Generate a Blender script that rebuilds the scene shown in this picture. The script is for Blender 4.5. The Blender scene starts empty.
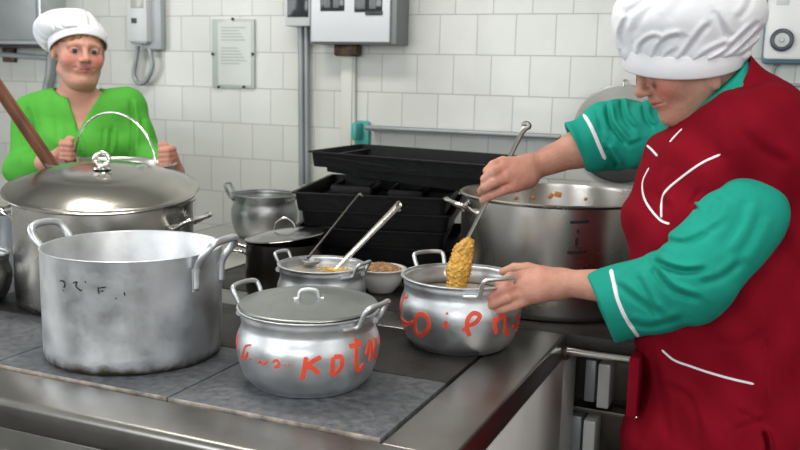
import bpy, bmesh, math, random
import numpy as np
from mathutils import Vector, Matrix
from mathutils.bvhtree import BVHTree
random.seed(4); rng = np.random.default_rng(4)
S = bpy.context.scene
PI = math.pi

# ------------------------------------------------------------------ camera
YAW, PITCH, ROLL, FPX, CZ = math.radians(23), math.radians(9.15), math.radians(1.4), 900.0, 1.46
cam_d = bpy.data.cameras.new('camera'); cam = bpy.data.objects.new('camera', cam_d); S.collection.objects.link(cam)
cam_d.lens = FPX / 800 * 36; cam_d.sensor_width = 36; cam_d.clip_start = .05
cam.matrix_world = (Matrix.Translation((0, 0, CZ)) @ Matrix.Rotation(YAW, 4, 'Z')
                    @ Matrix.Rotation(PI/2 - PITCH, 4, 'X') @ Matrix.Rotation(ROLL, 4, 'Z'))
cam_d.dof.use_dof = True; cam_d.dof.focus_distance = 2.0; cam_d.dof.aperture_fstop = 5.0
S.camera = cam
# ------------------------------------------------------------------ world, light, exposure
w = bpy.data.worlds.new('world'); S.world = w; w.use_nodes = True
w.node_tree.nodes['Background'].inputs[0].default_value = (.75, .85, 1, 1)
w.node_tree.nodes['Background'].inputs[1].default_value = .5
def area(name, loc, look, sx, sy, power, col=(1, 1, 1)):
    l = bpy.data.lights.new(name, 'AREA'); l.shape = 'RECTANGLE'; l.size = sx; l.size_y = sy; l.energy = power; l.color = col
    o = bpy.data.objects.new(name, l); S.collection.objects.link(o); o.location = loc
    o.rotation_euler = (Vector(look) - Vector(loc)).to_track_quat('-Z', 'Y').to_euler(); return o
area('window_daylight', (-2.3, -2.36, 1.9), (-2.0, 3, 1.1), 1.5, 1.5, 56, (.93, .97, 1))
area('window_daylight', (.5, -2.36, 1.9), (-.2, 3, 1.1), 1.5, 1.5, 42, (.93, .97, 1))
area('window_daylight', (-3.86, .9, 1.9), (3, 1.3, 1.0), 1.5, 1.5, 32, (.93, .97, 1))
area('window_daylight', (2.46, .2, 1.8), (-1, 1.0, .8), 1.4, 1.4, 18, (.93, .97, 1))  # invented fill on the right wall, added to brighten the white side panel
area('ceiling_lamp_light', (-1.7, 1.9, 2.90), (-1.7, 1.9, 0), 1.2, .3, 28, (1, .96, .88))
area('ceiling_lamp_light', (.3, .9, 2.90), (.3, .9, 0), 1.2, .3, 22, (1, .96, .88))
vs = S.view_settings; vs.view_transform = 'Standard'; vs.look = 'None'; vs.gamma = 1; vs.exposure = 0.0; vs.use_curve_mapping = False

# ------------------------------------------------------------------ frames: C = level frame facing the view (X right, D depth, Z up)
cy, sy_ = math.cos(YAW), math.sin(YAW)
def W(c):
    return Vector((cy*c[0] - sy_*c[1], sy_*c[0] + cy*c[1], c[2]))
def Warr(A):
    return np.stack([cy*A[:, 0] - sy_*A[:, 1], sy_*A[:, 0] + cy*A[:, 1], A[:, 2]], 1)
RC = (Matrix.Rotation(PI/2 - PITCH, 3, 'X') @ Matrix.Rotation(ROLL, 3, 'Z'))
def ray(px, py):
    return RC @ Vector(((px - 400)/FPX, (225 - py)/FPX, -1))
def K(px, py, d):
    r = ray(px, py); r = r * (d / r.y); return Vector((r.x, r.y, r.z + CZ))
def KW(px, py, d): return W(K(px, py, d))
def G(px, py, z):
    r = ray(px, py); t = (z - CZ)/r.z; return W(Vector((r.x*t, r.y*t, z)))

# ------------------------------------------------------------------ materials
MATS = {}
def mat(name, col, rough=.5, metal=0., bump=0., bscale=40., var=0., vscale=6., coat=0., aniso=0., spec=None, sss=0., attr=None, rvar=0., streak=None, trans=0.):
    if name in MATS: return MATS[name]
    m = bpy.data.materials.new(name); m.use_nodes = True; nt = m.node_tree; b = nt.nodes['Principled BSDF']
    b.inputs['Base Color'].default_value = (*col, 1); b.inputs['Roughness'].default_value = rough; b.inputs['Metallic'].default_value = metal
    if coat: b.inputs['Coat Weight'].default_value = coat; b.inputs['Coat Roughness'].default_value = .1
    if spec is not None: b.inputs['Specular IOR Level'].default_value = spec
    if trans: b.inputs['Transmission Weight'].default_value = trans
    if sss: b.inputs['Subsurface Weight'].default_value = sss; b.inputs['Subsurface Radius'].default_value = (.012, .005, .003)
    tc = nt.nodes.new('ShaderNodeTexCoord'); src = tc.outputs['Object']
    if streak:
        mp = nt.nodes.new('ShaderNodeMapping'); mp.inputs['Scale'].default_value = streak; nt.links.new(src, mp.inputs[0]); src = mp.outputs[0]
    colsock = None
    if attr:
        a = nt.nodes.new('ShaderNodeAttribute'); a.attribute_name = attr; colsock = a.outputs['Color']
    if var:
        n = nt.nodes.new('ShaderNodeTexNoise'); n.inputs['Scale'].default_value = vscale; n.inputs['Detail'].default_value = 5; nt.links.new(src, n.inputs['Vector'])
        mr = nt.nodes.new('ShaderNodeMapRange'); mr.inputs['From Min'].default_value = .3; mr.inputs['From Max'].default_value = .7
        mr.inputs['To Min'].default_value = 1 - var; mr.inputs['To Max'].default_value = 1 + var; nt.links.new(n.outputs['Fac'], mr.inputs['Value'])
        mx = nt.nodes.new('ShaderNodeVectorMath'); mx.operation = 'SCALE'
        if colsock: nt.links.new(colsock, mx.inputs[0])
        else: mx.inputs[0].default_value = col
        nt.links.new(mr.outputs[0], mx.inputs['Scale']); colsock = mx.outputs[0]
        if rvar:
            m2 = nt.nodes.new('ShaderNodeMapRange'); m2.inputs['From Min'].default_value = .3; m2.inputs['From Max'].default_value = .7
            m2.inputs['To Min'].default_value = rough - rvar; m2.inputs['To Max'].default_value = rough + rvar
            nt.links.new(n.outputs['Fac'], m2.inputs['Value']); nt.links.new(m2.outputs[0], b.inputs['Roughness'])
    if colsock: nt.links.new(colsock, b.inputs['Base Color'])
    if bump:
        n = nt.nodes.new('ShaderNodeTexNoise'); n.inputs['Scale'].default_value = bscale; n.inputs['Detail'].default_value = 4; nt.links.new(src, n.inputs['Vector'])
        bp = nt.nodes.new('ShaderNodeBump'); bp.inputs['Strength'].default_value = bump; bp.inputs['Distance'].default_value = .01
        nt.links.new(n.outputs['Fac'], bp.inputs['Height']); nt.links.new(bp.outputs[0], b.inputs['Normal'])
    MATS[name] = m; return m
ALU = mat('worn_aluminium', (.70, .715, .74), .44, 1, bump=.06, bscale=70, var=.10, vscale=18, rvar=.08)
ALU_D = mat('dull_aluminium', (.50, .51, .52), .42, 1, bump=.05, bscale=50, var=.15, vscale=10, rvar=.08)
ALU_IN = mat('aluminium_inside', (.72, .73, .74), .42, 1, var=.06, vscale=10)
STEEL = mat('stainless_steel', (.52, .50, .47), .29, 1, bump=.02, bscale=30, var=.06, vscale=5, rvar=.05)
STEEL_T = mat('stove_stainless', (.26, .25, .235), .33, 1, bump=.02, bscale=60, var=.10, vscale=9, rvar=.025)
CHROME = mat('polished_steel', (.82, .81, .78), .1, 1)
DARKSTEEL = mat('stained_dark_steel', (.10, .085, .07), .42, .7, bump=.1, bscale=40, var=.3, vscale=12)
CAST = mat('grey_cast_iron', (.115, .122, .134), .6, .3, bump=.35, bscale=90, var=.38, vscale=55, rvar=.12)
CAST_D = mat('dark_cast_iron', (.020, .018, .017), .5, .0, bump=.2, bscale=100, var=.4, vscale=14, rvar=.1, spec=.3)
TRAYM = mat('blackened_tray_steel', (.005, .005, .0055), .5, .0, bump=.15, bscale=60, var=.4, vscale=20, spec=.22)
RUST = mat('rusty_steel', (.12, .08, .05), .6, .5, bump=.4, bscale=80, var=.6, vscale=30)
WHITE_E = mat('white_enamel', (.78, .78, .76), .25, 0, var=.05, vscale=8, coat=.3)
WHITE_P = mat('white_painted_panel', (.72, .72, .69), .4, 0, var=.06, vscale=5)
GREYP = mat('grey_painted_metal', (.30, .32, .33), .4, .3, var=.12, vscale=6)
GREYB = mat('pale_grey_painted_box', (.42, .45, .47), .4, .1, var=.08, vscale=9)
DARKP = mat('dark_plastic', (.02, .022, .025), .35)
SMOKED = mat('smoked_window', (.03, .035, .04), .12)
TEALP = mat('teal_painted_metal', (.06, .36, .33), .4, var=.1)
WOOD = mat('varnished_wood', (.15, .05, .02), .4, var=.35, vscale=8, bump=.1, bscale=30, streak=(3, 3, .6), coat=.2)
HATM = mat('white_cotton', (.80, .80, .84), .85, bump=.12, bscale=500, spec=.2)
VESTM = mat('dark_red_cotton', (.20, .004, .013), .85, bump=.12, bscale=300, var=.1, vscale=9, spec=.06)
TEALC = mat('turquoise_cotton', (.012, .30, .225), .8, bump=.12, bscale=300, var=.08, vscale=9, spec=.15)
GREENC = mat('bright_green_cotton', (.085, .38, .05), .85, bump=.12, bscale=300, var=.08, vscale=9, spec=.12)
PIPING = mat('white_piping', (.80, .78, .82), .7)
TROUS = mat('dark_cloth', (.03, .03, .045), .85)
SHOE = mat('black_leather', (.015, .015, .015), .4)
SKIN = mat('skin', (.6, .32, .24), .5, attr='Col', bump=.2, bscale=150, var=.09, vscale=35, sss=.12, spec=.4)
HAIR = mat('auburn_hair', (.32, .15, .06), .6, bump=.5, bscale=120, streak=(1, 1, .2), var=.3, vscale=60)
HAIR_G = mat('greying_brown_hair', (.16, .10, .07), .6, bump=.5, bscale=120, var=.3, vscale=60)
EYEW = mat('eye_white', (.45, .40, .38), .45); IRIS = mat('eye_iris', (.03, .03, .035), .3)
REDPAINT = mat('red_paint', (.84, .085, .04), .45, var=.15, vscale=40)
BLACKPAINT = mat('black_paint', (.01, .01, .01), .5)
MASH = mat('yellow_vegetable_mash', (.60, .33, .055), .42, bump=.25, bscale=130, var=.3, vscale=70)
CARROT = mat('cooked_carrot', (.50, .19, .05), .5)
BROWNF = mat('brown_grain_food', (.46, .26, .13), .6, bump=.8, bscale=150, var=.5, vscale=90)
BROTH = mat('pale_broth', (.30, .26, .20), .08, var=.2, vscale=15, coat=.5)
NOODLE = mat('yellow_noodles', (.75, .48, .13), .45, var=.2, vscale=60)

# ------------------------------------------------------------------ object helpers
def link(o): S.collection.objects.link(o); return o
def wt(o):
    v = Vector((0, 0, 0))
    while o: v += o.location; o = o.parent
    return v
def smooth(me):
    me.polygons.foreach_set('use_smooth', [True]*len(me.polygons))
def mesh_obj(name, me, m, parent=None, sm=True, angle=None):
    o = bpy.data.objects.new(name, me); link(o)
    for q in (m if isinstance(m, (list, tuple)) else [m]): me.materials.append(q)
    if sm:
        smooth(me)
        if angle: me.set_sharp_from_angle(angle=math.radians(angle))
    if parent: o.parent = parent; o.location = -wt(parent)
    return o
def obj(name, bm, m, parent=None, sm=True, angle=40):
    bmesh.ops.recalc_face_normals(bm, faces=bm.faces)
    me = bpy.data.meshes.new(name); bm.to_mesh(me); bm.free()
    return mesh_obj(name, me, m, parent, sm, angle)
def tag(o, label, cat, group=None):
    o['label'] = label; o['category'] = cat
    if group: o['group'] = group
    return o
def thing(name, loc, label, cat, group=None):
    o = bpy.data.objects.new(name, None); link(o); o.location = loc; o.empty_display_size = .05
    return tag(o, label, cat, group)
def struct(o): o['kind'] = 'structure'; return o
def box(bm, c, s, rot=None, bev=0., seg=2):
    r = bmesh.ops.create_cube(bm, size=1); vs_ = r['verts']
    M = Matrix.Translation(c) @ (rot.to_4x4() if rot else Matrix()) @ Matrix.Diagonal((*s, 1))
    bmesh.ops.transform(bm, matrix=M, verts=vs_)
    if bev:
        es = list({e for v in vs_ for e in v.link_edges})
        bmesh.ops.bevel(bm, geom=es, offset=bev, segments=seg, profile=.5, affect='EDGES')
    return bm
def bx(lo, hi, bev=0., rot=None):
    bm = bmesh.new(); lo, hi = Vector(lo), Vector(hi); box(bm, (lo+hi)/2, hi-lo, rot, bev); return bm
def catmull(pts, n=8, closed=False):
    pts = [Vector(p) for p in pts]; out = []; N = len(pts)
    rngi = range(N if closed else N-1)
    for i in rngi:
        if closed: p0, p1, p2, p3 = pts[i-1], pts[i], pts[(i+1) % N], pts[(i+2) % N]
        else: p0, p1, p2, p3 = pts[max(i-1, 0)], pts[i], pts[i+1], pts[min(i+2, N-1)]
        for k in range(n):
            t = k/n; t2, t3 = t*t, t*t*t
            out.append(.5*((2*p1) + (p2-p0)*t + (2*p0-5*p1+4*p2-p3)*t2 + (3*p1-p0-3*p2+p3)*t3))
    if not closed: out.append(pts[-1])
    return out
def tube(bm, pts, r, seg=12, closed=False, flat=1., up=None):
    """sweep; r number or list; flat squashes the second axis"""
    N = len(pts); R = r if isinstance(r, (list, tuple)) else [r]*N
    T = []
    for i in range(N):
        a = pts[i-1] if (i > 0 or closed) else pts[0]; b = pts[(i+1) % N] if (i < N-1 or closed) else pts[-1]
        T.append((b-a).normalized())
    n = up.copy() if up else (Vector((0, 0, 1)) if abs(T[0].z) < .9 else Vector((1, 0, 0)))
    rings = []
    for i in range(N):
        n = (n - T[i]*n.dot(T[i])).normalized(); b = T[i].cross(n)
        rings.append([bm.verts.new(pts[i] + n*math.cos(2*PI*k/seg)*R[i]*flat + b*math.sin(2*PI*k/seg)*R[i]) for k in range(seg)])
    for i in range(N if closed else N-1):
        A, B = rings[i], rings[(i+1) % N]
        for k in range(seg): bm.faces.new((A[k], A[(k+1) % seg], B[(k+1) % seg], B[k]))
    if not closed: bm.faces.new(rings[0][::-1]); bm.faces.new(rings[-1])
    return bm
def tb(pts, r, n=8, seg=12, closed=False, flat=1., up=None):
    bm = bmesh.new(); P = catmull(pts, n, closed)
    if isinstance(r, (list, tuple)): r = list(np.interp(np.linspace(0, len(r)-1, len(P)), range(len(r)), r))
    return tube(bm, P, r, seg, closed, flat, up)
def lathe(prof, c=(0, 0, 0), seg=96, M=None, bm=None):
    bm = bm or bmesh.new(); rings = []
    for (r, z) in prof:
        if r < 1e-6: rings.append([bm.verts.new((0, 0, z))])
        else: rings.append([bm.verts.new((r*math.cos(2*PI*k/seg), r*math.sin(2*PI*k/seg), z)) for k in range(seg)])
    for A, B in zip(rings, rings[1:]):
        for k in range(seg):
            k2 = (k+1) % seg
            if len(A) == 1 and len(B) == 1: continue
            if len(A) == 1: bm.faces.new((A[0], B[k], B[k2]))
            elif len(B) == 1: bm.faces.new((A[k], A[k2], B[0]))
            else: bm.faces.new((A[k], A[k2], B[k2], B[k]))
    X = Matrix.Translation(c) @ (M if M else Matrix())
    new = [v for R_ in rings for v in R_]
    bmesh.ops.transform(bm, matrix=X, verts=new)
    return bm
def bvh_of(o):
    me = o.data; off = wt(o)
    return BVHTree.FromPolygons([v.co + off for v in me.vertices], [list(p.vertices) for p in me.polygons])
def ribbon(bm, bvh, px, half, lift=.0008, step=2.0, smoothp=True, thick=.0008):
    """a mark laid on a real surface: pixel path found on the surface, then a thin band there"""
    P = [Vector((a, b, 0)) for a, b in px]
    if smoothp and len(P) > 2: P = catmull(P, 6)
    Q = [P[0]]
    for a, b in zip(P, P[1:]):
        n = max(1, int((b-a).length/step))
        for k in range(1, n+1): Q.append(a.lerp(b, k/n))
    H = []
    for q in Q:
        d = W(ray(q.x, q.y)).normalized(); hit = bvh.ray_cast(Vector((0, 0, CZ)), d)
        if hit[0] is not None:
            nn = hit[1]
            if nn.dot(d) > 0: nn = -nn
            H.append((hit[0], nn))
    if len(H) < 2: return
    rows = []
    for i, (p, n) in enumerate(H):
        t = (H[min(i+1, len(H)-1)][0] - H[max(i-1, 0)][0]).normalized(); s = n.cross(t).normalized()
        hw = half*(.55 if i in (0, len(H)-1) else 1)
        rows.append([bm.verts.new(p + s*a*hw + n*(lift + b)) for a, b in ((-1, -lift-.0006), (-.85, thick*.7), (0, thick), (.85, thick*.7), (1, -lift-.0006))])
    for A, B in zip(rows, rows[1:]):
        for k in range(4): bm.faces.new((A[k], A[k+1], B[k+1], B[k]))
    bm.faces.new(rows[0][::-1]); bm.faces.new(rows[-1])

# ------------------------------------------------------------------ signed-distance sculpting
F32 = np.float32
def A3(v): return np.array(tuple(v), dtype=F32)
def cap(P, a, b, r1, r2=None):
    if r2 is None: r2 = r1
    a, b = A3(a), A3(b); ab = b-a; pa = P-a; t = np.clip(pa@ab/max(float(ab@ab), 1e-9), 0, 1)
    q = pa - t[:, None]*ab; return np.sqrt((q*q).sum(1)) - (r1 + (r2-r1)*t)
def sph(P, c, r): q = P-A3(c); return np.sqrt((q*q).sum(1)) - r
def ell(P, c, r, R=None):
    q = P-A3(c)
    if R is not None: q = q@R
    r = np.array(r, dtype=F32); k0 = np.sqrt(((q/r)**2).sum(1)); k1 = np.sqrt(((q/(r*r))**2).sum(1)) + 1e-6
    return k0*(k0-1)/k1
def smin(a, b, k): h = np.maximum(k-np.abs(a-b), 0)/k; return np.minimum(a, b) - h*h*k*.25
def smax(a, b, k): return -smin(-a, -b, k)
def chain(P, pts, rad, k=.004):
    d = None
    for i in range(len(pts)-1):
        e = cap(P, pts[i], pts[i+1], rad[i], rad[i+1]); d = e if d is None else smin(d, e, k)
    return d
def half(P, p, n):
    n = np.array(tuple(n), dtype=F32); n /= np.linalg.norm(n); return (P-A3(p))@n
def sdf_mesh(name, f, lo, hi, h, to_world=True, colf=None, B=8):
    lo = np.array(lo, F32); n = np.ceil((np.array(hi)-lo)/h/B).astype(int)
    ctr = np.stack(np.meshgrid(*[np.arange(k) for k in n], indexing='ij'), -1).reshape(-1, 3)
    cp = (lo + (ctr + .5)*B*h - h*.5).astype(F32)
    v = np.concatenate([f(cp[i:i+60000]) for i in range(0, len(cp), 60000)])
    D = np.repeat(np.repeat(np.repeat(v.reshape(n), B, 0), B, 1), B, 2).astype(F32)
    near = ctr[np.abs(v) < B*h*.9 + .012]
    off = np.stack(np.meshgrid(*[np.arange(B)]*3, indexing='ij'), -1).reshape(-1, 3)
    for i in range(0, len(near), 300):
        idx = (near[i:i+300, None, :]*B + off[None]).reshape(-1, 3)
        D[idx[:, 0], idx[:, 1], idx[:, 2]] = f((lo + idx*h).astype(F32))
    s = D < 0
    c = s[:-1, :-1, :-1].astype(np.uint8)
    tot = sum(s[a:s.shape[0]-1+a, b:s.shape[1]-1+b, e:s.shape[2]-1+e].astype(np.uint8) for a in (0, 1) for b in (0, 1) for e in (0, 1))
    act = np.argwhere((tot > 0) & (tot < 8)); idm = np.full(tot.shape, -1, np.int32); idm[tuple(act.T)] = np.arange(len(act))
    acc = np.zeros((len(act), 3), F32); cnt = np.zeros(len(act), F32)
    cn = [(a, b, e) for a in (0, 1) for b in (0, 1) for e in (0, 1)]
    vals = {q: D[act[:, 0]+q[0], act[:, 1]+q[1], act[:, 2]+q[2]] for q in cn}
    for q in cn:
        for ax in range(3):
            if q[ax] == 0:
                r = list(q); r[ax] = 1; r = tuple(r); a, b = vals[q], vals[r]; m = (a < 0) != (b < 0)
                t = np.where(m, a/np.where(m, a-b, 1), 0); p = np.tile(np.array(q, F32), (len(act), 1)); p[:, ax] = t
                acc += p*m[:, None]; cnt += m
    V = lo + (act + acc/cnt[:, None])*h
    quads = []
    for ax in range(3):
        sl0 = [slice(None)]*3; sl1 = [slice(None)]*3; sl0[ax] = slice(0, -1); sl1[ax] = slice(1, None)
        s0, s1 = s[tuple(sl0)], s[tuple(sl1)]; e = np.argwhere(s0 != s1)
        o1, o2 = [(1, 2), (2, 0), (0, 1)][ax]
        ok = (e[:, o1] > 0) & (e[:, o2] > 0) & (e[:, o1] < tot.shape[o1]) & (e[:, o2] < tot.shape[o2]) & (e[:, ax] < tot.shape[ax]); e = e[ok]
        inside = s0[tuple(e.T)]
        def cid(d1, d2):
            q = e.copy(); q[:, o1] -= d1; q[:, o2] -= d2; return idm[tuple(q.T)]
        Q = np.stack([cid(1, 1), cid(0, 1), cid(0, 0), cid(1, 0)], 1)
        Q[~inside] = Q[~inside][:, ::-1]; quads.append(Q)
    Q = np.concatenate(quads); Q = Q[(Q >= 0).all(1)]
    me = bpy.data.meshes.new(name); WV = Warr(V) if to_world else V
    me.vertices.add(len(WV)); me.vertices.foreach_set('co', WV.astype(F32).ravel())
    me.loops.add(Q.size); me.loops.foreach_set('vertex_index', Q.astype(np.int32).ravel())
    me.polygons.add(len(Q)); me.polygons.foreach_set('loop_start', np.arange(0, Q.size, 4, dtype=np.int32))
    me.update(calc_edges=True); me.validate()
    if colf is not None and len(me.vertices) == len(V):
        a = me.color_attributes.new('Col', 'FLOAT_COLOR', 'POINT')
        c = np.ones((len(V), 4), F32); c[:, :3] = colf(V.astype(F32)); a.data.foreach_set('color', c.ravel())
    return me

# ================================================================== ROOM
WALL_Y = 3.29
def tile_mat():
    m = bpy.data.materials.new('white_wall_tiles'); m.use_nodes = True; nt = m.node_tree; b = nt.nodes['Principled BSDF']
    tc = nt.nodes.new('ShaderNodeTexCoord'); sx = nt.nodes.new('ShaderNodeSeparateXYZ'); nt.links.new(tc.outputs['Object'], sx.inputs[0])
    ad = nt.nodes.new('ShaderNodeMath'); ad.operation = 'ADD'; nt.links.new(sx.outputs[0], ad.inputs[0]); nt.links.new(sx.outputs[1], ad.inputs[1])
    zz = nt.nodes.new('ShaderNodeMath'); zz.operation = 'ADD'; nt.links.new(sx.outputs[2], zz.inputs[0]); zz.inputs[1].default_value = 1.5-.06
    cb = nt.nodes.new('ShaderNodeCombineXYZ'); nt.links.new(ad.outputs[0], cb.inputs[0]); nt.links.new(zz.outputs[0], cb.inputs[1])
    br = nt.nodes.new('ShaderNodeTexBrick'); nt.links.new(cb.outputs[0], br.inputs['Vector']); br.offset = .4
    br.inputs['Scale'].default_value = 1; br.inputs['Brick Width'].default_value = .15; br.inputs['Row Height'].default_value = .15
    br.inputs['Mortar Size'].default_value = .0018; br.inputs['Mortar Smooth'].default_value = .4
    br.inputs['Color1'].default_value = (.645, .65, .62, 1); br.inputs['Color2'].default_value = (.595, .60, .57, 1); br.inputs['Mortar'].default_value = (.40, .40, .375, 1)
    nz = nt.nodes.new('ShaderNodeTexNoise'); nz.inputs['Scale'].default_value = 3.5; nz.inputs['Detail'].default_value = 6; nt.links.new(tc.outputs['Object'], nz.inputs[0])
    mr = nt.nodes.new('ShaderNodeMapRange'); mr.inputs[1].default_value = .3; mr.inputs[2].default_value = .7; mr.inputs[3].default_value = .93; mr.inputs[4].default_value = 1.05
    nt.links.new(nz.outputs['Fac'], mr.inputs[0])
    vm = nt.nodes.new('ShaderNodeVectorMath'); vm.operation = 'SCALE'; nt.links.new(br.outputs['Color'], vm.inputs[0]); nt.links.new(mr.outputs[0], vm.inputs['Scale'])
    nt.links.new(vm.outputs[0], b.inputs['Base Color']); b.inputs['Roughness'].default_value = .22
    iv = nt.nodes.new('ShaderNodeMath'); iv.operation = 'SUBTRACT'; iv.inputs[0].default_value = 1; nt.links.new(br.outputs['Fac'], iv.inputs[1])
    bp = nt.nodes.new('ShaderNodeBump'); bp.inputs['Strength'].default_value = .6; bp.inputs['Distance'].default_value = .002; nt.links.new(iv.outputs[0], bp.inputs['Height'])
    nz2 = nt.nodes.new('ShaderNodeTexNoise'); nz2.inputs['Scale'].default_value = 5; nt.links.new(tc.outputs['Object'], nz2.inputs[0])
    b2 = nt.nodes.new('ShaderNodeBump'); b2.inputs['Strength'].default_value = .15; b2.inputs['Distance'].default_value = .02; nt.links.new(nz2.outputs['Fac'], b2.inputs['Height'])
    nt.links.new(bp.outputs[0], b2.inputs['Normal']); nt.links.new(b2.outputs[0], b.inputs['Normal'])
    return m
TILES = tile_mat()
FLOORM = mat('dark_floor_tiles', (.07, .065, .06), .45, var=.3, vscale=5, bump=.1, bscale=30)
PLASTER = mat('white_plaster', (.62, .62, .58), .85, var=.04, vscale=2)
X0, X1, Y0, Y1, ZC = -4.0, 2.6, -2.5, WALL_Y, 3.0
struct(obj('floor', bx((X0, Y0, -.1), (X1, Y1, 0)), FLOORM))
struct(obj('ceiling', bx((X0, Y0, ZC), (X1, Y1, ZC+.1)), PLASTER))
struct(obj('wall_back', bx((X0, Y1, 0), (X1, Y1+.12, ZC)), TILES))
struct(obj('wall_left', bx((X0-.12, Y0, 0), (X0, Y1, ZC)), TILES))
struct(obj('wall_right', bx((X1, Y0, 0), (X1+.12, Y1, ZC)), PLASTER))
struct(obj('wall_front', bx((X0, Y0-.12, 0), (X1, Y0, ZC)), PLASTER))

# ================================================================== STOVES
def top_slab(name, lo, hi, m, parent, bev=.004): return obj(name, bx(lo, hi, bev), m, parent, angle=30)
st = thing('cooking_range', (-1.4, 1.75, 0), 'steel-edged cooking range with grey hot plates under the tall open pot', 'stove')
ZT = .85; SX0, SX1, SY0, SY1 = -2.35, -.458, 1.197, 2.150
PX = [-1.945, -1.495, -1.042, -.594]; PY = [1.338, 1.668, 2.0]
bm = bmesh.new()  # stainless surround: four strips around the plates, rounded front
def strip(lo, hi, bev): 
    lo, hi = Vector(lo), Vector(hi); box(bm, (lo+hi)/2, hi-lo, None, bev, 4)
strip((SX0, SY0, ZT-.06), (SX1, PY[0]-.002, ZT), .014)
strip((PX[-1]+.004, PY[0]-.002-.012, ZT-.06), (SX1, SY1, ZT), .006)
strip((SX0, PY[0]-.014, ZT-.06), (PX[0]-.004, SY1, ZT), .006)
strip((PX[0]-.02, PY[2]+.004, ZT-.06), (PX[-1]+.02, SY1, ZT), .006)
obj('steel_surround', bm, STEEL_T, st, angle=30)
for i in range(3):
    for j in range(2):
        lo = (PX[i]+.0015, PY[j]+.0015, ZT-.03); hi = (PX[i+1]-.0015, PY[j+1]-.0015, ZT+.0015)
        p = obj('hot_plate', bx(lo, hi, .002), CAST if j == 0 else CAST_D, st, angle=30)
        cx, cyy = (PX[i]+PX[i+1])/2, (PY[j]+PY[j+1])/2
        if j == 0: obj('plate_edge', bx((PX[i]+.002, PY[0]+.0005, ZT-.01), (PX[i+1]-.002, PY[0]+.0045, ZT+.0022), .0008), mat('worn_edge', (.36, .31, .27), .6, .3, var=.5, vscale=40, bump=.3, bscale=90), p)
        b2 = bmesh.new()
        for rr in (.118, .122): pass
        lathe([(.132, ZT+.0013), (.1325, ZT+.0019), (.1345, ZT+.0019), (.135, ZT+.0013)], (cx, cyy, 0), 64, bm=b2)
        q = obj('plate_ring', b2, CAST if j == 0 else CAST_D, p)
obj('front_panel', bx((SX0+.01, SY0+.012, .15), (SX1-.02, SY0+.03, ZT-.062), .002), STEEL_T, st, angle=30)
bm = bmesh.new()
box(bm, (-1.4, SY0+.008, .742), (1.75, .012, .005), None, .002); obj('panel_trim', bm, STEEL, st)
obj('side_panel', bx((SX1-.035, SY0+.03, .12), (SX1-.002, SY1, ZT-.062), .002), WHITE_P, st, angle=30)
obj('inner_body', bx((SX0+.02, SY0+.035, .1), (SX1-.04, SY1-.01, ZT-.065)), DARKSTEEL, st, sm=False)
for x in (SX0+.08, SX1-.1):
    for y in (SY0+.1, SY1-.12): obj('leg', bx((x-.025, y-.025, 0), (x+.025, y+.025, .11), .003), DARKSTEEL, st)
# vent slots on the white side panel
bm = bmesh.new()
for k in range(3):
    box(bm, (SX1-.0015, 1.60+.014*k, .70-.02*k), (.003, .010, .012), None, .001)
obj('vent_slot', bm, DARKP, st)

s2 = thing('rear_range', (-.6, 2.6, 0), 'dark soot-stained range against the tiled wall, carrying the big pot and black trays', 'stove')
obj('dark_top', bx((-2.12, 2.155, ZT-.035), (1.2, 3.2, ZT), .005), CAST_D, s2, angle=30)
obj('side_panel', bx((SX1-.035, 2.151, .12), (SX1-.002, 2.30, ZT-.066), .002), WHITE_P, s2, angle=30)
obj('corner_bracket', bx((SX1-.055, 2.157, ZT-.065), (SX1+.022, 2.27, ZT-.036), .004), RUST, s2, angle=30)
obj('range_body', bx((-2.08, 2.385, .1), (1.17, 3.15, ZT-.036)), DARKSTEEL, s2, sm=False)
obj('front_rail', tb([(-.45, 2.132, .812), (0, 2.132, .812), (.6, 2.132, .812), (1.15, 2.132, .812)], .0095, 3), CHROME, s2)
for x in (-.46, .3, 1.12): obj('rail_bracket', bx((x-.012, 2.13, .788), (x+.012, 2.17, .816), .002), RUST, s2)
for x in (-2.0, -1.0, 0, 1.1):
    for y in (2.45, 3.08): obj('leg', bx((x-.025, y-.025, 0), (x+.025, y+.025, .105)), DARKSTEEL, s2)
for k, zt in enumerate((.745, .585)):
    dz = .115
    dd = obj('oven_door', bx((-.47, 2.365, zt-dz-.01), (-.28, 2.387, zt+.004), .003), DARKSTEEL, s2)
    obj('door_handle', bx((-.435 - .03*k, 2.30, zt-dz), (-.407-.03*k, 2.366, zt), .004), GREYP, dd)
    obj('door_handle', bx((-.398 - .03*k, 2.28, zt-dz-.005), (-.366-.03*k, 2.366, zt), .004), WHITE_E, dd)
    obj('shelf_plate', bx((-.52, 2.30, zt-dz-.03), (-.1, 2.386, zt-dz-.018), .002), STEEL_T if k == 0 else RUST, s2)

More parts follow.
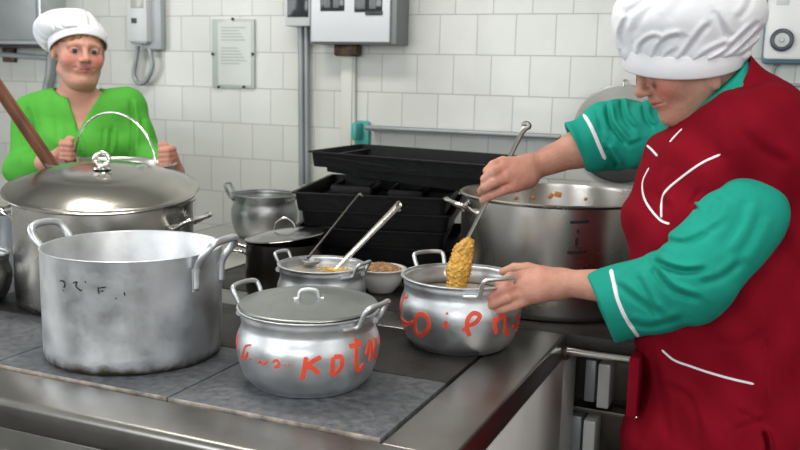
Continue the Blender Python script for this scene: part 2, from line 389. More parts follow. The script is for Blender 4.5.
# ================================================================== POTS
def handle_loop(cx, cyw, ang, R, z, span, rise, out, r, drop=.0, foot=.02, flatfoot=True):
    """bar loop on a pot wall; ang in the world frame"""
    def pt(a, rad, zz): return Vector((cx + rad*math.cos(a), cyw + rad*math.sin(a), zz))
    s = span/R
    pts = []
    if flatfoot:
        f = foot/R
        pts = [pt(ang-s-f*1.2, R+r*.6, z-.001), pt(ang-s-f*.4, R+r*.8, z), pt(ang-s, R+out*.35, z+rise*.15), pt(ang-s*.98, R+out*.8, z+rise*.75), pt(ang-s*.8, R+out, z+rise),
               pt(ang, R+out*1.05, z+rise*1.04),
               pt(ang+s*.8, R+out, z+rise), pt(ang+s*.98, R+out*.8, z+rise*.75), pt(ang+s, R+out*.35, z+rise*.15), pt(ang+s+f*.4, R+r*.8, z), pt(ang+s+f*1.2, R+r*.6, z-.001)]
    else:
        pts = [pt(ang-s, R+r*.7, z-drop), pt(ang-s, R+r*.8, z-drop*.4), pt(ang-s, R+out*.3, z+rise*.1), pt(ang-s*.98, R+out*.75, z+rise*.6), pt(ang-s*.7, R+out, z+rise*.97),
               pt(ang, R+out*1.05, z+rise*1.05),
               pt(ang+s*.7, R+out, z+rise*.97), pt(ang+s*.98, R+out*.75, z+rise*.6), pt(ang+s, R+out*.3, z+rise*.1), pt(ang+s, R+r*.8, z-drop*.4), pt(ang+s, R+r*.7, z-drop)]
    return tb(pts, r, 6, 10)
def rivets(bm, cx, cyw, ang, R, z, n=2, r=.005, dv=0.):
    for k in range(n):
        a = ang + (k-(n-1)/2)*.016/R*(1 if not dv else 0); zz = z + (k-(n-1)/2)*dv
        c = Vector((cx+R*math.cos(a), cyw+R*math.sin(a), zz))
        q = Vector((math.cos(a), math.sin(a), 0)).to_track_quat('Z', 'Y').to_matrix().to_4x4()
        lathe([(r, 0), (r*.9, r*.4), (r*.5, r*.65), (0, r*.7)], c, 12, M=q, bm=bm)
def cang(deg): return math.radians(deg) + YAW      # angle given in the C frame
# belly pot: profile for R=rim radius
def belly_profile(R, H, t=.003):
    o = [(0, 0), (R*.72, 0), (R*.82, .005), (R*.92, H*.12), (R*1.0, H*.30), (R*1.04, H*.50), (R*1.03, H*.63), (R*.985, H*.735), (R*.968, H*.79), (R*.972, H*.85), (R*.985, H*.90), (R*.99, H*.965), (R*1.03, H*.985), (R*1.035, H), (R*1.01, H*1.005)]
    return o
def spline_prof(p, n=5):
    q = catmull([(a, b, 0) for a, b in p], n); return [(max(v.x, 0), v.y) for v in q]
def belly_pot(name, px, cyc, R, H, label, hang, mt=ALU, z0=ZT+.002, group=None, hr=.0052, fill=.55, span=.036, rise=.042, out=.03, cat='pot'):
    c = Vector((px, cyc, z0)); t = thing(name, c, label, cat, group)
    o = spline_prof(belly_profile(R, H)); th = .0035
    inn = [(max(r-th, 0), max(z, th)) for r, z in o[::-1] if z > H*.02] + [(0, th)]
    body = obj('pot_body', lathe(o + inn, c), mt, t, angle=60)
    for a in (cang(hang), cang(hang)+PI):
        hh = obj('handle', handle_loop(c.x, c.y, a, R*.985, z0+H*.89, span, rise, out, hr), mt, t)
        for sg in (-1, 1):
            b2 = bmesh.new()
            rivets(b2, c.x, c.y, a+sg*(span+.018)/R, R*.985+.006, z0+H*.89, 2, .0045)
            s0 = a+sg*(span+.016)/R
            pts = [Vector((c.x+(R*.99+.002)*math.cos(s0+e/R), c.y+(R*.99+.002)*math.sin(s0+e/R), z0+H*.89)) for e in (-.02, -.01, 0, .01, .02)]
            tube(b2, pts, .007, 10, flat=.9)
            obj('handle_plate', b2, mt, hh)
    return t, body
def cpos(px, py, d): q = KW(px, py, d); return q.x, q.y
def disk(name, x, y, z, r, m, parent, bumpy=.0, rings=10, seed=0):
    bm = bmesh.new(); rs = [(r*k/rings) for k in range(rings, -1, -1)]
    lathe([(q, 0) for q in rs], (x, y, z), 64, bm=bm); rr = random.Random(seed)
    if bumpy:
        for v in bm.verts:
            if (v.co - Vector((x, y, z))).length < r*.97: v.co.z += rr.uniform(-1, 1)*bumpy
    return obj(name, bm, m, parent)

# pot A : tall open aluminium pot
ax, ay = cpos(134, 300, 1.935); RA, HA = .1915, .238
pa = thing('stockpot', (ax, ay, ZT+.002), 'tall straight-sided open aluminium stockpot at the front of the range', 'pot')
zb = ZT+.002
bodyA = obj('pot_body', lathe([(0, zb), (RA*.94, zb), (RA*.975, zb+.004), (RA*.99, zb+.012), (RA*.995, zb+.035), (RA, zb+HA-.004), (RA+.001, zb+HA), (RA-.002, zb+HA+.001), (RA-.0045, zb+HA-.002), (RA-.0055, zb+.03), (RA*.94, zb+.008), (0, zb+.006)], (ax, ay, 0), 128), ALU, pa, angle=50)
for a in (cang(162), cang(-20)):
    hh = obj('handle', handle_loop(ax, ay, a, RA, zb+HA-.022, .047, .052, .044, .0082, drop=.045, flatfoot=False), ALU, pa)
    for sg in (-1, 1):
        b2 = bmesh.new()
        rivets(b2, ax, ay, a+sg*.047/RA, RA+.009, zb+HA-.055, 2, .0045, dv=.016)
        aa = a+sg*.047/RA
        tube(b2, [Vector((ax+(RA+.003)*math.cos(aa), ay+(RA+.003)*math.sin(aa), zb+HA+q)) for q in (-.074, -.06, -.04, -.025)], .0105, 10, flat=.5)
        obj('handle_plate', b2, ALU_D, hh)
gm = ALU.copy(); gm.name = 'worn_aluminium_with_burnt_foot'; bodyA.data.materials[0] = gm
nt = gm.node_tree; b_ = nt.nodes['Principled BSDF']; src = b_.inputs['Base Color'].links[0].from_socket
tc = nt.nodes.new('ShaderNodeTexCoord'); sx = nt.nodes.new('ShaderNodeSeparateXYZ'); nt.links.new(tc.outputs['Object'], sx.inputs[0])
nz = nt.nodes.new('ShaderNodeTexNoise'); nz.inputs['Scale'].default_value = 38; nz.inputs['Detail'].default_value = 6; nt.links.new(tc.outputs['Object'], nz.inputs[0])
m1 = nt.nodes.new('ShaderNodeMapRange'); m1.inputs[1].default_value = ZT+.040; m1.inputs[2].default_value = ZT+.004; m1.inputs[3].default_value = -.25; m1.inputs[4].default_value = .62; nt.links.new(sx.outputs[2], m1.inputs[0])
m2 = nt.nodes.new('ShaderNodeMath'); m2.operation = 'ADD'; nt.links.new(m1.outputs[0], m2.inputs[0]); nt.links.new(nz.outputs['Fac'], m2.inputs[1])
m3 = nt.nodes.new('ShaderNodeMapRange'); m3.inputs[1].default_value = .62; m3.inputs[2].default_value = 1.1; nt.links.new(m2.outputs[0], m3.inputs[0])
mx = nt.nodes.new('ShaderNodeMix'); mx.data_type = 'RGBA'; nt.links.new(m3.outputs[0], mx.inputs[0]); nt.links.new(src, mx.inputs[6]); mx.inputs[7].default_value = (.16, .13, .09, 1); nt.links.new(mx.outputs[2], b_.inputs['Base Color'])
bv = bvh_of(bodyA); bm = bmesh.new()
for seg in ([(60, 281), (63, 281), (65, 284), (64, 288)], [(63, 290), (64, 291)], [(73, 283), (77, 282), (76, 286), (80, 290), (82, 290)], [(85, 281), (86, 283)], [(98, 287), (99, 294)], [(99, 288), (106, 287)], [(100, 291), (104, 291)], [(115, 298), (117, 299)], [(124, 292), (125, 296)]):
    ribbon(bm, bv, seg, .0016, lift=.0003, step=1.5)
obj('faded_black_lettering', bm, BLACKPAINT, pa)

# pot B : belly pot with lid, red lettering
bx_, by_ = cpos(308.5, 320, 1.762); RB, HB = .1385, .155
pB, bodyB = belly_pot('belly_pot', bx_, by_, RB, HB, 'lidded aluminium pot at the front of the range with red brush letters', 152)
zl = ZT+.002+HB
lid = thing('pot_lid', (bx_, by_, zl), 'flat dull aluminium lid with a small strap handle, resting on the red-lettered pot in front', 'lid')
Ml = Matrix.Translation((bx_, by_, zl+.004)) @ Matrix.Rotation(math.radians(1.0), 4, 'X')
obj('lid_plate', lathe([(0, .0105), (RB*.3, .010), (RB*.5, .009), (RB*.56, .0075), (RB*.6, .0072), (RB*.8, .0055), (RB*.93, .0035), (RB*.965, .0045), (RB*1.0, .0035), (RB*1.012, .001), (RB*1.0, 0), (RB*.6, .004), (0, .007)], seg=96, M=Ml), mat('grey_lid_aluminium', (.34, .355, .34), .36, 1, var=.12, vscale=12, bump=.03), lid, angle=70)
hd = Vector((math.cos(cang(12)), math.sin(cang(12)), 0)); c0 = Vector((bx_, by_, zl+.014))
obj('lid_handle', tb([c0-hd*.030, c0-hd*.021+Vector((0, 0, .002)), c0-hd*.017+Vector((0, 0, .016)), c0+Vector((0, 0, .020)), c0+hd*.017+Vector((0, 0, .016)), c0+hd*.021+Vector((0, 0, .002)), c0+hd*.030], .0042, 6, 10), ALU, lid)
bv = bvh_of(bodyB); bm = bmesh.new()
def strokes(lst, hw, **k):
    for seg in lst: ribbon(bm, bv, seg, hw, **k)
strokes([[(251, 345), (246, 346), (243, 353), (242, 359), (246, 357), (248, 352)], [(250, 358), (252, 359)], [(258, 363), (261, 361), (264, 364), (268, 361)], [(273, 362), (277, 360), (279, 364), (275, 367), (280, 367)], [(284, 364), (286, 366)], [(289, 364), (290, 365)]], .0022)
strokes([[(306, 357), (305, 366), (302, 380)], [(321, 357), (312, 362), (306, 368)], [(308, 366), (314, 369), (319, 374)],
         [(334, 357), (341, 357), (342, 364), (338, 371), (332, 376)], [(333, 357), (332, 375)],
         [(356, 338), (356, 352), (356, 366), (359, 370), (364, 363)], [(349, 346), (357, 345), (361, 342)], [(369, 340), (371, 350), (369, 361)], [(370, 340), (366, 355)], [(375, 338), (374, 352), (377, 360)], [(379, 337), (379, 352)]], .0048)
strokes([[(238, 335), (237, 348)]], .004)
obj('red_lettering', bm, REDPAINT, pB)

# pot C : red lettering, being filled
cx_, cyy_ = cpos(460.5, 300, 2.055); RC_, HC = .1365, .162
pC, bodyC = belly_pot('belly_pot', cx_, cyy_, RC_, HC, 'open aluminium pot with large red brush letters that the cook is filling', 118)
disk('broth', cx_, cyy_, ZT+HC*.72, RC_*.955, BROTH, pC)
bv = bvh_of(bodyC); bm = bmesh.new()
strokes([[(405, 294), (402, 304), (401, 316), (405, 327), (404, 333)], [(402, 320), (408, 324), (413, 322)], [(416, 317), (415, 326), (418, 335), (425, 333), (429, 325), (426, 316), (419, 314), (416, 318)],
         [(446, 321), (445, 329)], [(446, 314), (448, 313)],
         [(467, 326), (475, 323), (480, 316), (474, 313), (468, 319), (467, 329), (470, 336)], [(468, 328), (462, 330)],
         [(494, 317), (496, 334)], [(495, 322), (500, 317), (505, 317), (505, 334)], [(505, 330), (509, 336)], [(516, 315), (520, 322), (516, 330), (515, 338)], [(512, 326), (518, 325)]], .0052)
strokes([[(403, 298), (408, 297)]], .003)
obj('red_lettering', bm, REDPAINT, pC)
# pot D
dx_, dy_ = cpos(321.5, 280, 2.23); RD, HD = .108, .145
pD, bodyD = belly_pot('belly_pot', dx_, dy_, RD, HD, 'small unlettered aluminium pot of soup with a steel ladle standing in it', 152, span=.026, rise=.032, out=.022, hr=.0045)
disk('soup', dx_, dy_, ZT+HD*.86, RD*.955, mat('cloudy_soup', (.42, .38, .31), .15, var=.2, vscale=20, coat=.4), pD)
bm = bmesh.new()
for k in range(46):
    a = random.uniform(0, 2*PI); r = abs(random.gauss(0, .022)); c = Vector((dx_+.028+r*math.cos(a)*1.3, dy_+.012+r*math.sin(a), ZT+HD*.87+random.uniform(0, .006)))
    e = Vector((random.uniform(-1, 1), random.uniform(-1, 1), random.uniform(-.2, .3)))*.012
    tube(bm, [c-e, c+Vector((0, 0, .002)), c+e], .0022, 6)
obj('noodles', bm, NOODLE, pD)
# pot at far left
lx_, ly_ = cpos(-36, 280, 2.33); belly_pot('belly_pot', lx_, ly_, .115, .13, 'small dull belly pot at the left end of the range, beside the lidded stockpot', 100, mt=ALU_D)
# pot G : against the wall
gx_, gy_ = cpos(264.5, 210, 3.42); belly_pot('belly_pot', gx_, gy_, .122, .165, 'dull aluminium belly pot standing by the tiled wall, beside the black trays', 175, mt=ALU_D, z0=ZT+.0035, rise=.05, out=.03)

# tall steel pots (L with lid, E open)
def steel_pot(name, x, y, R, H, label, hang, z0, hz=.05, hspan=.06, hout=.055, hr=.0065):
    t = thing(name, (x, y, z0), label, 'pot')
    b = obj('pot_body', lathe([(0, z0), (R*.95, z0), (R*.985, z0+.006), (R, z0+.02), (R, z0+H-.008), (R+.007, z0+H-.004), (R+.008, z0+H), (R+.004, z0+H+.003), (R-.004, z0+H), (R-.005, z0+H-.01), (R-.005, z0+.02), (R*.95, z0+.006), (0, z0+.006)], (x, y, 0), 128), STEEL, t, angle=50)
    for a in (cang(hang), cang(hang)+PI):
        def pt(o, rad, zz): return Vector((x+rad*math.cos(a+o/R), y+rad*math.sin(a+o/R), zz))
        zz = z0+H-hz
        hh = obj('handle', tb([pt(-hspan, R, zz-.012), pt(-hspan, R+.012, zz-.010), pt(-hspan*.95, R+hout*.8, zz+.010), pt(-hspan*.7, R+hout, zz+.014), pt(0, R+hout*1.08, zz+.015), pt(hspan*.7, R+hout, zz+.014), pt(hspan*.95, R+hout*.8, zz+.010), pt(hspan, R+.012, zz-.010), pt(hspan, R, zz-.012)], hr, 6, 12), CHROME, t)
        for sg in (-1, 1):
            b2 = bmesh.new(); tube(b2, [pt(sg*hspan+q, R+.001, zz-.012) for q in (-.02, -.01, 0, .01, .02)], .011, 12, flat=.3, up=Vector((math.cos(a), math.sin(a), 0)))
            obj('handle_plate', b2, STEEL, hh)
    return t, b
Lx, Ly = cpos(106, 250, 2.40); RL, HL = .232, .275
pL, bodyL = steel_pot('lidded_stockpot', Lx, Ly, RL, HL, 'wide stainless steel stockpot in front of the cook in green', -12, ZT+.002)
zl = ZT+HL+.006
ld = thing('domed_lid', (Lx, Ly, zl), 'big domed stainless steel lid on the stockpot in front of the cook in green', 'lid')
Ml = Matrix.Translation((Lx-.004, Ly, zl+.026)) @ Matrix.Rotation(YAW, 4, 'Z') @ Matrix.Rotation(math.radians(1.8), 4, 'Y') @ Matrix.Rotation(math.radians(8.5), 4, 'X')
RLL = .254
obj('lid_plate', lathe([(0, .050), (.05, .0488), (.09, .0462), (.115, .043), (.125, .0405), (.132, .040), (.16, .034), (.19, .025), (.215, .0145), (.232, .006), (.240, .003), (RLL-.003, .002), (RLL, -.001), (RLL-.003, -.004), (.24, -.001), (.2, .016), (.1, .042), (0, .047)], seg=128, M=Ml), mat('lid_steel', (.44, .42, .385), .18, 1, bump=.02, bscale=20, var=.05), ld, angle=70)
kc = Ml @ Vector((0, 0, .05))
kn = obj('lid_knob', lathe([(.024, 0), (.022, .004), (.010, .006), (.008, .012), (.009, .016), (0, .017)], kc, 32), CHROME, ld)
ca = Vector((cy, sy_, 0))
obj('knob_ring', tb([kc+Vector((0, 0, .012))-ca*.006, kc+Vector((0, 0, .022))-ca*.019, kc+Vector((0, 0, .036))-ca*.015, kc+Vector((0, 0, .043)), kc+Vector((0, 0, .036))+ca*.015, kc+Vector((0, 0, .022))+ca*.019, kc+Vector((0, 0, .012))+ca*.006], .0062, 6, 12), CHROME, kn)
Ex, Ey = cpos(553, 260, 2.51); RE, HE = .264, .305
pE, bodyE = steel_pot('large_stockpot', Ex, Ey, RE, HE, 'large open stainless stockpot with a black painted mark, beside the cook in the red vest', 196, ZT, hz=.03)
disk('stew', Ex, Ey, ZT+HE-.085, RE-.006, mat('thick_stew', (.36, .27, .15), .3, bump=.6, bscale=40, var=.35, vscale=30), pE, .004)
bm = bmesh.new()
for k in range(40):
    a = random.uniform(0, 2*PI); r = (RE-.02)*math.sqrt(random.random()); c = Vector((Ex+r*math.cos(a), Ey+r*math.sin(a), ZT+HE-.083))
    box(bm, c, (random.uniform(.012, .026),)*2 + (.012,), Matrix.Rotation(random.uniform(0, 3), 3, 'Z') @ Matrix.Rotation(random.uniform(-.5, .5), 3, 'X'), .003)
for aa, dz, sz in ((84, -.028, .020), (79, -.022, .024), (96, -.035, .014), (60, -.03, .012), (108, -.036, .012)):
    a = cang(aa); c = Vector((Ex+(RE-.009)*math.cos(a), Ey+(RE-.009)*math.sin(a), ZT+HE+dz-.01))
    box(bm, c, (.008, sz*.9, sz*.7), Matrix.Rotation(a, 3, 'Z') @ Matrix.Rotation(.4*aa, 3, 'X'), .0035, 3)
obj('carrot_pieces', bm, CARROT, pE)['kind'] = 'stuff'
bv = bvh_of(bodyE); bm = bmesh.new()
strokes([[(570, 222.5), (580, 222), (589, 221.5)], [(578, 229), (578, 234)], [(577, 237), (576, 247)], [(567, 252.5), (576, 252.5), (586, 251.5)]], .0042, lift=.0004)
obj('black_painted_mark', bm, BLACKPAINT, pE)

# pot F : dark lidded saucepan
fx, fy = cpos(284, 270, 2.52); RF, HF = .108, .15
pF = thing('saucepan', (fx, fy, ZT), 'dark steel saucepan with a thin lid ajar, behind the small soup pot', 'pot')
obj('pan_body', lathe([(0, ZT), (RF*.94, ZT), (RF, ZT+.012), (RF, ZT+HF), (RF+.004, ZT+HF+.002), (RF-.003, ZT+HF), (RF-.004, ZT+.01), (0, ZT+.006)], (fx, fy, 0), 96), mat('dark_stainless', (.14, .13, .12), .28, 1, var=.2), pF, angle=50)
obj('handle', handle_loop(fx, fy, cang(175), RF, ZT+HF-.03, .03, .006, .045, .005), CHROME, pF)
lf = thing('loose_lid', (fx, fy, ZT+HF), 'shiny thin-rimmed lid with a wire loop handle on the dark saucepan', 'lid')
Mf = Matrix.Translation((fx+.004, fy, ZT+HF+.017)) @ Matrix.Rotation(YAW, 4, 'Z') @ Matrix.Rotation(math.radians(-7), 4, 'Y')
obj('lid_plate', lathe([(0, .016), (.05, .013), (.08, .008), (RF-.004, .002), (RF+.006, .002), (RF+.008, 0), (RF+.004, -.003), (.08, .004), (0, .012)], seg=96, M=Mf), mat('thin_lid_steel', (.30, .29, .28), .16, 1), lf, angle=70)
kf = Mf @ Vector((0, 0, .014)); obj('lid_handle', tb([kf-ca*.030, kf-ca*.024+Vector((0, 0, .022)), kf+Vector((0, 0, .036)), kf+ca*.024+Vector((0, 0, .022)), kf+ca*.030], .0028, 8, 8), STEEL, lf)

# enamel bowl
wx_, wy_ = cpos(381, 280, 2.56)
bw = thing('enamel_bowl', (wx_, wy_, ZT), 'small white enamel bowl of brown food between the soup pot and lettered pot', 'bowl')
obj('bowl_body', lathe([(r*1.13, ZT+(z-ZT)*1.15) for r, z in [(0, ZT+.001), (.033, ZT+.001), (.036, ZT+.006), (.05, ZT+.022), (.059, ZT+.045), (.061, ZT+.058), (.065, ZT+.060), (.0655, ZT+.062), (.061, ZT+.063), (.057, ZT+.058), (.054, ZT+.045), (.045, ZT+.022), (.03, ZT+.006), (0, ZT+.005)]], (wx_, wy_, 0), 64), WHITE_E, bw, angle=60)
gf = obj('brown_food', (lambda b: lathe([(.063, ZT+.058), (.05, ZT+.070), (.034, ZT+.079), (.017, ZT+.083), (0, ZT+.084)], (wx_, wy_, 0), 40, bm=b))(bmesh.new()), BROWNF, bw)
bm = bmesh.new()
for k in range(160):
    a = random.uniform(0, 2*PI); r = .059*math.sqrt(random.random()); zz = ZT+.084-.020*(r/.062)**1.6
    box(bm, (wx_+r*math.cos(a), wy_+r*math.sin(a), zz), (.009, .006, .006), Matrix.Rotation(random.uniform(0, 3), 3, 'Z') @ Matrix.Rotation(random.uniform(-1, 1), 3, 'X'), .0015)
obj('food_grains', bm, BROWNF, bw)['kind'] = 'stuff'

cnx, cny, _z = W((-1.155, 2.72, 0))
t = thing('metal_can', (cnx, cny, ZT), 'tall blue-grey metal can half hidden behind the left side of the lidded stockpot', 'can')
obj('can_body', lathe([(0, ZT+.001), (.078, ZT+.001), (.08, ZT+.006), (.08, ZT+.17), (.083, ZT+.174), (.083, ZT+.18), (.079, ZT+.18), (.078, ZT+.01), (0, ZT+.006)], (cnx, cny, 0), 64), mat('blue_grey_metal', (.36, .39, .43), .4, .6, var=.12), t, angle=50)
tag(obj('steel_sheet', bx((-2.10, 2.22, ZT), (-1.60, 3.18, ZT+.003), .001), mat('pale_worn_sheet', (.50, .49, .46), .4, .8, var=.15)), 'pale worn steel sheet lying on the far range under the dull belly pot', 'metal sheet')
# pail behind the lidded stockpot
qx, qy = cpos(113, 200, 2.87); RP = .198; PH = .325
pp = thing('steel_pail', (qx, qy, ZT+.0035), 'steel pail with a raised thin wire bail held by the cook in green', 'pail')
obj('pail_body', lathe([(0, ZT+.0035), (RP*.78, ZT+.0035), (RP*.80, ZT+.01), (RP*.98, ZT+PH-.01), (RP+.004, ZT+PH), (RP, ZT+PH+.004), (RP-.005, ZT+PH), (RP*.975-.003, ZT+PH-.012), (RP*.79, ZT+.012), (0, ZT+.008)], (qx, qy, 0), 96), STEEL, pp, angle=50)
ba = cang(-35); bdir = Vector((math.cos(ba), math.sin(ba), 0)); bc = Vector((qx, qy, ZT+PH)) + W((.01, -.01, 0))*1
pts = []
for k in range(13):
    t = PI*k/12; pts.append(bc + bdir*(-math.cos(t))*RP*1.02 + Vector((0, 0, math.sin(t)*.162)))
obj('wire_bail', tb(pts, .0035, 4, 10), CHROME, pp)
for sg in (-1, 1): obj('bail_lug', box(bmesh.new(), bc + bdir*sg*RP*1.0 - Vector((0, 0, .006)), (.02, .012, .03), Matrix.Rotation(ba, 3, 'Z'), .002), STEEL, pp)
# wooden paddle
bm = bmesh.new()
P0, P1, P2 = KW(-30, 46, 2.72), KW(52, 166, 2.80), W((-.93, 2.84, ZT+.035))
obj_p = tb([P0, P0.lerp(P1, .5), P1, P1.lerp(P2, .6), P2], [.019, .020, .021, .021, .020], 6, 16)
pd = thing('wooden_paddle', P2, 'reddish-brown wooden stirring paddle handle slanting up beside the cook in green', 'paddle')
obj('paddle_handle', obj_p, WOOD, pd)

# lid hanging on the wall behind the large stockpot (built after the wall helpers)
def wallpt(px, py, off=0.):
    d = W(ray(px, py)); t = (WALL_Y-off)/d.y; return Vector((0, 0, CZ)) + d*t
cw = wallpt(621, 134, .03)
ll = thing('hanging_lid', (cw.x, WALL_Y, cw.z), 'round dull grey lid on the tiled wall behind the large stockpot', 'lid')
Mq = Matrix.Translation(cw) @ Matrix.Rotation(PI/2+.03, 4, 'X')
obj('lid_plate', lathe([(0, .022), (.05, .021), (.10, .016), (.145, .008), (.16, .003), (.17, .002), (.175, -.001), (.168, -.004), (.1, .010), (0, .017)], seg=96, M=Mq), mat('hammered_grey_lid', (.27, .27, .26), .40, .9, var=.12), ll, angle=60)
kk = Mq @ Vector((0, 0, .02)); kx = (Mq.to_3x3() @ Vector((1, 0, 0))); kz = (Mq.to_3x3() @ Vector((0, 0, 1)))
obj('lid_handle', tb([kk-kx*.03, kk-kx*.026+kz*.02, kk+kz*.026, kk+kx*.026+kz*.02, kk+kx*.03], .004, 6, 8), ALU_D, ll)
obj('hanging_hook', tb([cw+Vector((0, .03, .19)), cw+Vector((0, -.004, .188)), cw+Vector((0, -.008, .168))], .003, 4, 8), STEEL, ll)

# ================================================================== BAKING TRAYS
def tray(x, y, z, yaw, w_, d_, h_, label, tilt=(0, 0), fl=.012):
    t = thing('baking_tray', (x, y, z), label, 'tray', 'stacked black baking trays')
    M = Matrix.Translation((x, y, z)) @ Matrix.Rotation(yaw, 4, 'Z') @ Matrix.Rotation(tilt[0], 4, 'X') @ Matrix.Rotation(tilt[1], 4, 'Y')
    bm = bmesh.new()
    def ring(w, d, zz, r=.02):
        out = []
        for sx, sy, a0 in ((1, 1, 0), (-1, 1, 90), (-1, -1, 180), (1, -1, 270)):
            for k in range(5):
                a = math.radians(a0+22.5*k); out.append(bm.verts.new(M @ Vector((sx*(w/2-r)+r*math.cos(a), sy*(d/2-r)+r*math.sin(a), zz))))
        return out
    R = [ring(w_-2*fl, d_-2*fl, 0), ring(w_-.012, d_-.012, h_-.004), ring(w_+.006, d_+.006, h_-.004), ring(w_+.006, d_+.006, h_), ring(w_-.016, d_-.016, h_), ring(w_-2*fl-.004, d_-2*fl-.004, .004)]
    for A, B_ in zip(R, R[1:]):
        for k in range(20): bm.faces.new((A[k], A[(k+1) % 20], B_[(k+1) % 20], B_[k]))
    bm.faces.new(R[0][::-1]); bm.faces.new(R[-1])
    obj('tray_pan', bm, TRAYM, t, angle=35); return t
ty = math.radians(15)
tc_ = W((-.333, 2.70, 0)) + .24*Vector((math.cos(ty), math.sin(ty), 0)) + .29*Vector((-math.sin(ty), math.cos(ty), 0))
names = ['lowest black baking tray of the stack by the wall', 'black baking tray second from the bottom of the stack', 'black baking tray third from the bottom of the stack', 'black baking tray fourth from the bottom of the stack', 'wide black baking tray holding small tins, under the tilted top tray']
for k in range(5):
    tray(tc_.x + (.03, .018, -.004, .012, 0)[k], tc_.y + (.01, .02, 0, .008, 0)[k], ZT+.0005+k*.0535, ty + (.03, -.02, .015, -.01, 0)[k], .47 if k < 4 else .48, .54 if k < 4 else .56, .052, names[k])
zt2 = ZT+4*.0535+.006
for k, (ox, oy, s) in enumerate(((-.1, .03, .14), (.08, .03, .12))):
    c = tc_ + Matrix.Rotation(ty, 3, 'Z') @ Vector((ox, oy, 0))
    bm = bmesh.new(); q = Matrix.Rotation(ty, 3, 'Z')
    box(bm, (c.x, c.y, zt2+.026-.003*k), (s, .2, .046-.006*k), q, .012)
    r = bmesh.ops.inset_region(bm, faces=[f for f in bm.faces if f.normal.z > .99 and f.calc_area() > .01], thickness=.006, depth=0)
    for f in [f for f in bm.faces if f.normal.z > .99 and f.calc_area() > .008]:
        e = bmesh.ops.translate(bm, verts=f.verts, vec=(0, 0, -.03))
    tag(obj('loaf_tin', bm, TRAYM, None, angle=30), ['larger blackened loaf tin standing in the wide tray', 'smaller blackened loaf tin standing in the wide tray'][k], 'baking tin', 'loaf tins')
tw = W((.065, 3.02, 0))
tray(tw.x, tw.y, ZT+.318, math.radians(1), .64, .42, .05, 'topmost black baking tray, jutting out over the stack by the wall', tilt=(0, math.radians(1.0)))
tw = W((.075, 3.02, 0)); tray(tw.x, tw.y, ZT+.287, math.radians(3), .58, .40, .05, 'slanting black baking tray directly under the topmost one', tilt=(0, math.radians(4.5)))

# ================================================================== LADLES
def shaft(pts, r, m, parent, name='handle', flat=.5, up=None): return obj(name, tb(pts, r, 8, 10, flat=flat, up=up), m, parent)
A, Bq = KW(337, 268, 2.24), KW(396, 208, 2.40)
l1 = thing('soup_ladle', A, 'steel ladle with a broad straight handle standing in the small soup pot', 'ladle')
dirn = (Bq-A).normalized()
shaft([A-dirn*.05, A, A.lerp(Bq, .5), Bq, Bq+dirn*.006+Vector((0, 0, .004)), Bq+dirn*.010-Vector((0, 0, .004))+W((0.006, 0, -.01))], [.010, .008, .009, .011, .010, .006], STEEL, l1, flat=.35, up=W((-.5, -1, .3)))
obj('ladle_bowl', lathe([(0, -.026), (.018, -.023), (.030, -.012), (.034, 0), (.032, .001), (.028, -.011), (.016, -.021), (0, -.024)], A-dirn*.05+Vector((-.015, 0, -.001)), 40), STEEL, l1)
A, Bq = KW(308, 258, 2.30), KW(357, 197, 2.50)
l2 = thing('skimmer_spoon', A, 'thin dark long-handled spoon leaning out of the soup pot towards the trays', 'spoon')
hk = [A, A.lerp(Bq, .5), Bq, Bq + W((.010, .004, .006)), Bq + W((.016, .004, .000))]
shaft(hk, [.0045, .0035, .0035, .0045, .003], mat('tarnished_steel', (.16, .15, .14), .3, 1), l2, flat=.8)
obj('spoon_bowl', lathe([(0, -.012), (.02, -.008), (.026, 0), (.024, .001), (.018, -.006), (0, -.010)], A+Vector((0.01, 0.0, -.005)), 32), ALU_D, l2)
# serving spoon in the cook's hand
HT, HB_ = KW(522, 133, 2.17), KW(461, 252, 2.085)
l3 = thing('serving_spoon', HB_, 'steel hooked serving spoon in the hand of the cook in red, coated with mash', 'spoon')
dirn = (HT-HB_).normalized(); sd = W((.014, 0, 0))
shaft([HB_-dirn*.02, HB_, HB_.lerp(HT, .3), HB_.lerp(HT, .7), HT, HT+dirn*.018+sd*.6, HT+dirn*.026-sd*.1, HT+dirn*.024-sd*.9], [.008, .0056, .0050, .0056, .0062, .0068, .0068, .0035], mat('used_steel', (.28, .27, .25), .28, 1), l3, flat=.6, up=W((0, -1, .3)))
obj('spoon_bowl', lathe([(0, -.02), (.02, -.016), (.022, -.004), (.023, .004), (.02, .003), (.018, -.012), (0, -.016)], HB_-dirn*.045, 32, M=dirn.to_track_quat('Y', 'Z').to_matrix().to_4x4()), STEEL, l3)
mt_, mb_ = K(464, 240, 2.085), K(459, 290, 2.075)
mm = [K(468, 240, 2.09), K(462, 251, 2.085), K(459, 268, 2.075), K(456, 292, 2.065)]
def mashf(P):
    d = chain(P, mm, [.004, .016, .0235, .022], .02)
    d = smin(d, cap(P, K(469, 243, 2.09), K(464, 262, 2.08), .012, .018), .01)
    return d + .0036*np.sin(P[:, 0]*330+P[:, 2]*90+2*np.sin(P[:, 2]*190))*np.sin(P[:, 1]*300+1.3)*np.sin(P[:, 2]*330+P[:, 0]*110) + .0015*np.sin(P[:, 0]*620+P[:, 1]*300)*np.sin(P[:, 2]*560+P[:, 0]*200)
lo = np.array(mb_)-.07; hi = np.array(mt_)+.06
mh = mesh_obj('mashed_food', sdf_mesh('mashed_food', mashf, lo, hi, .0018), MASH)
tag(mh, 'lump of yellow vegetable mash falling off the spoon into the lettered pot', 'food')

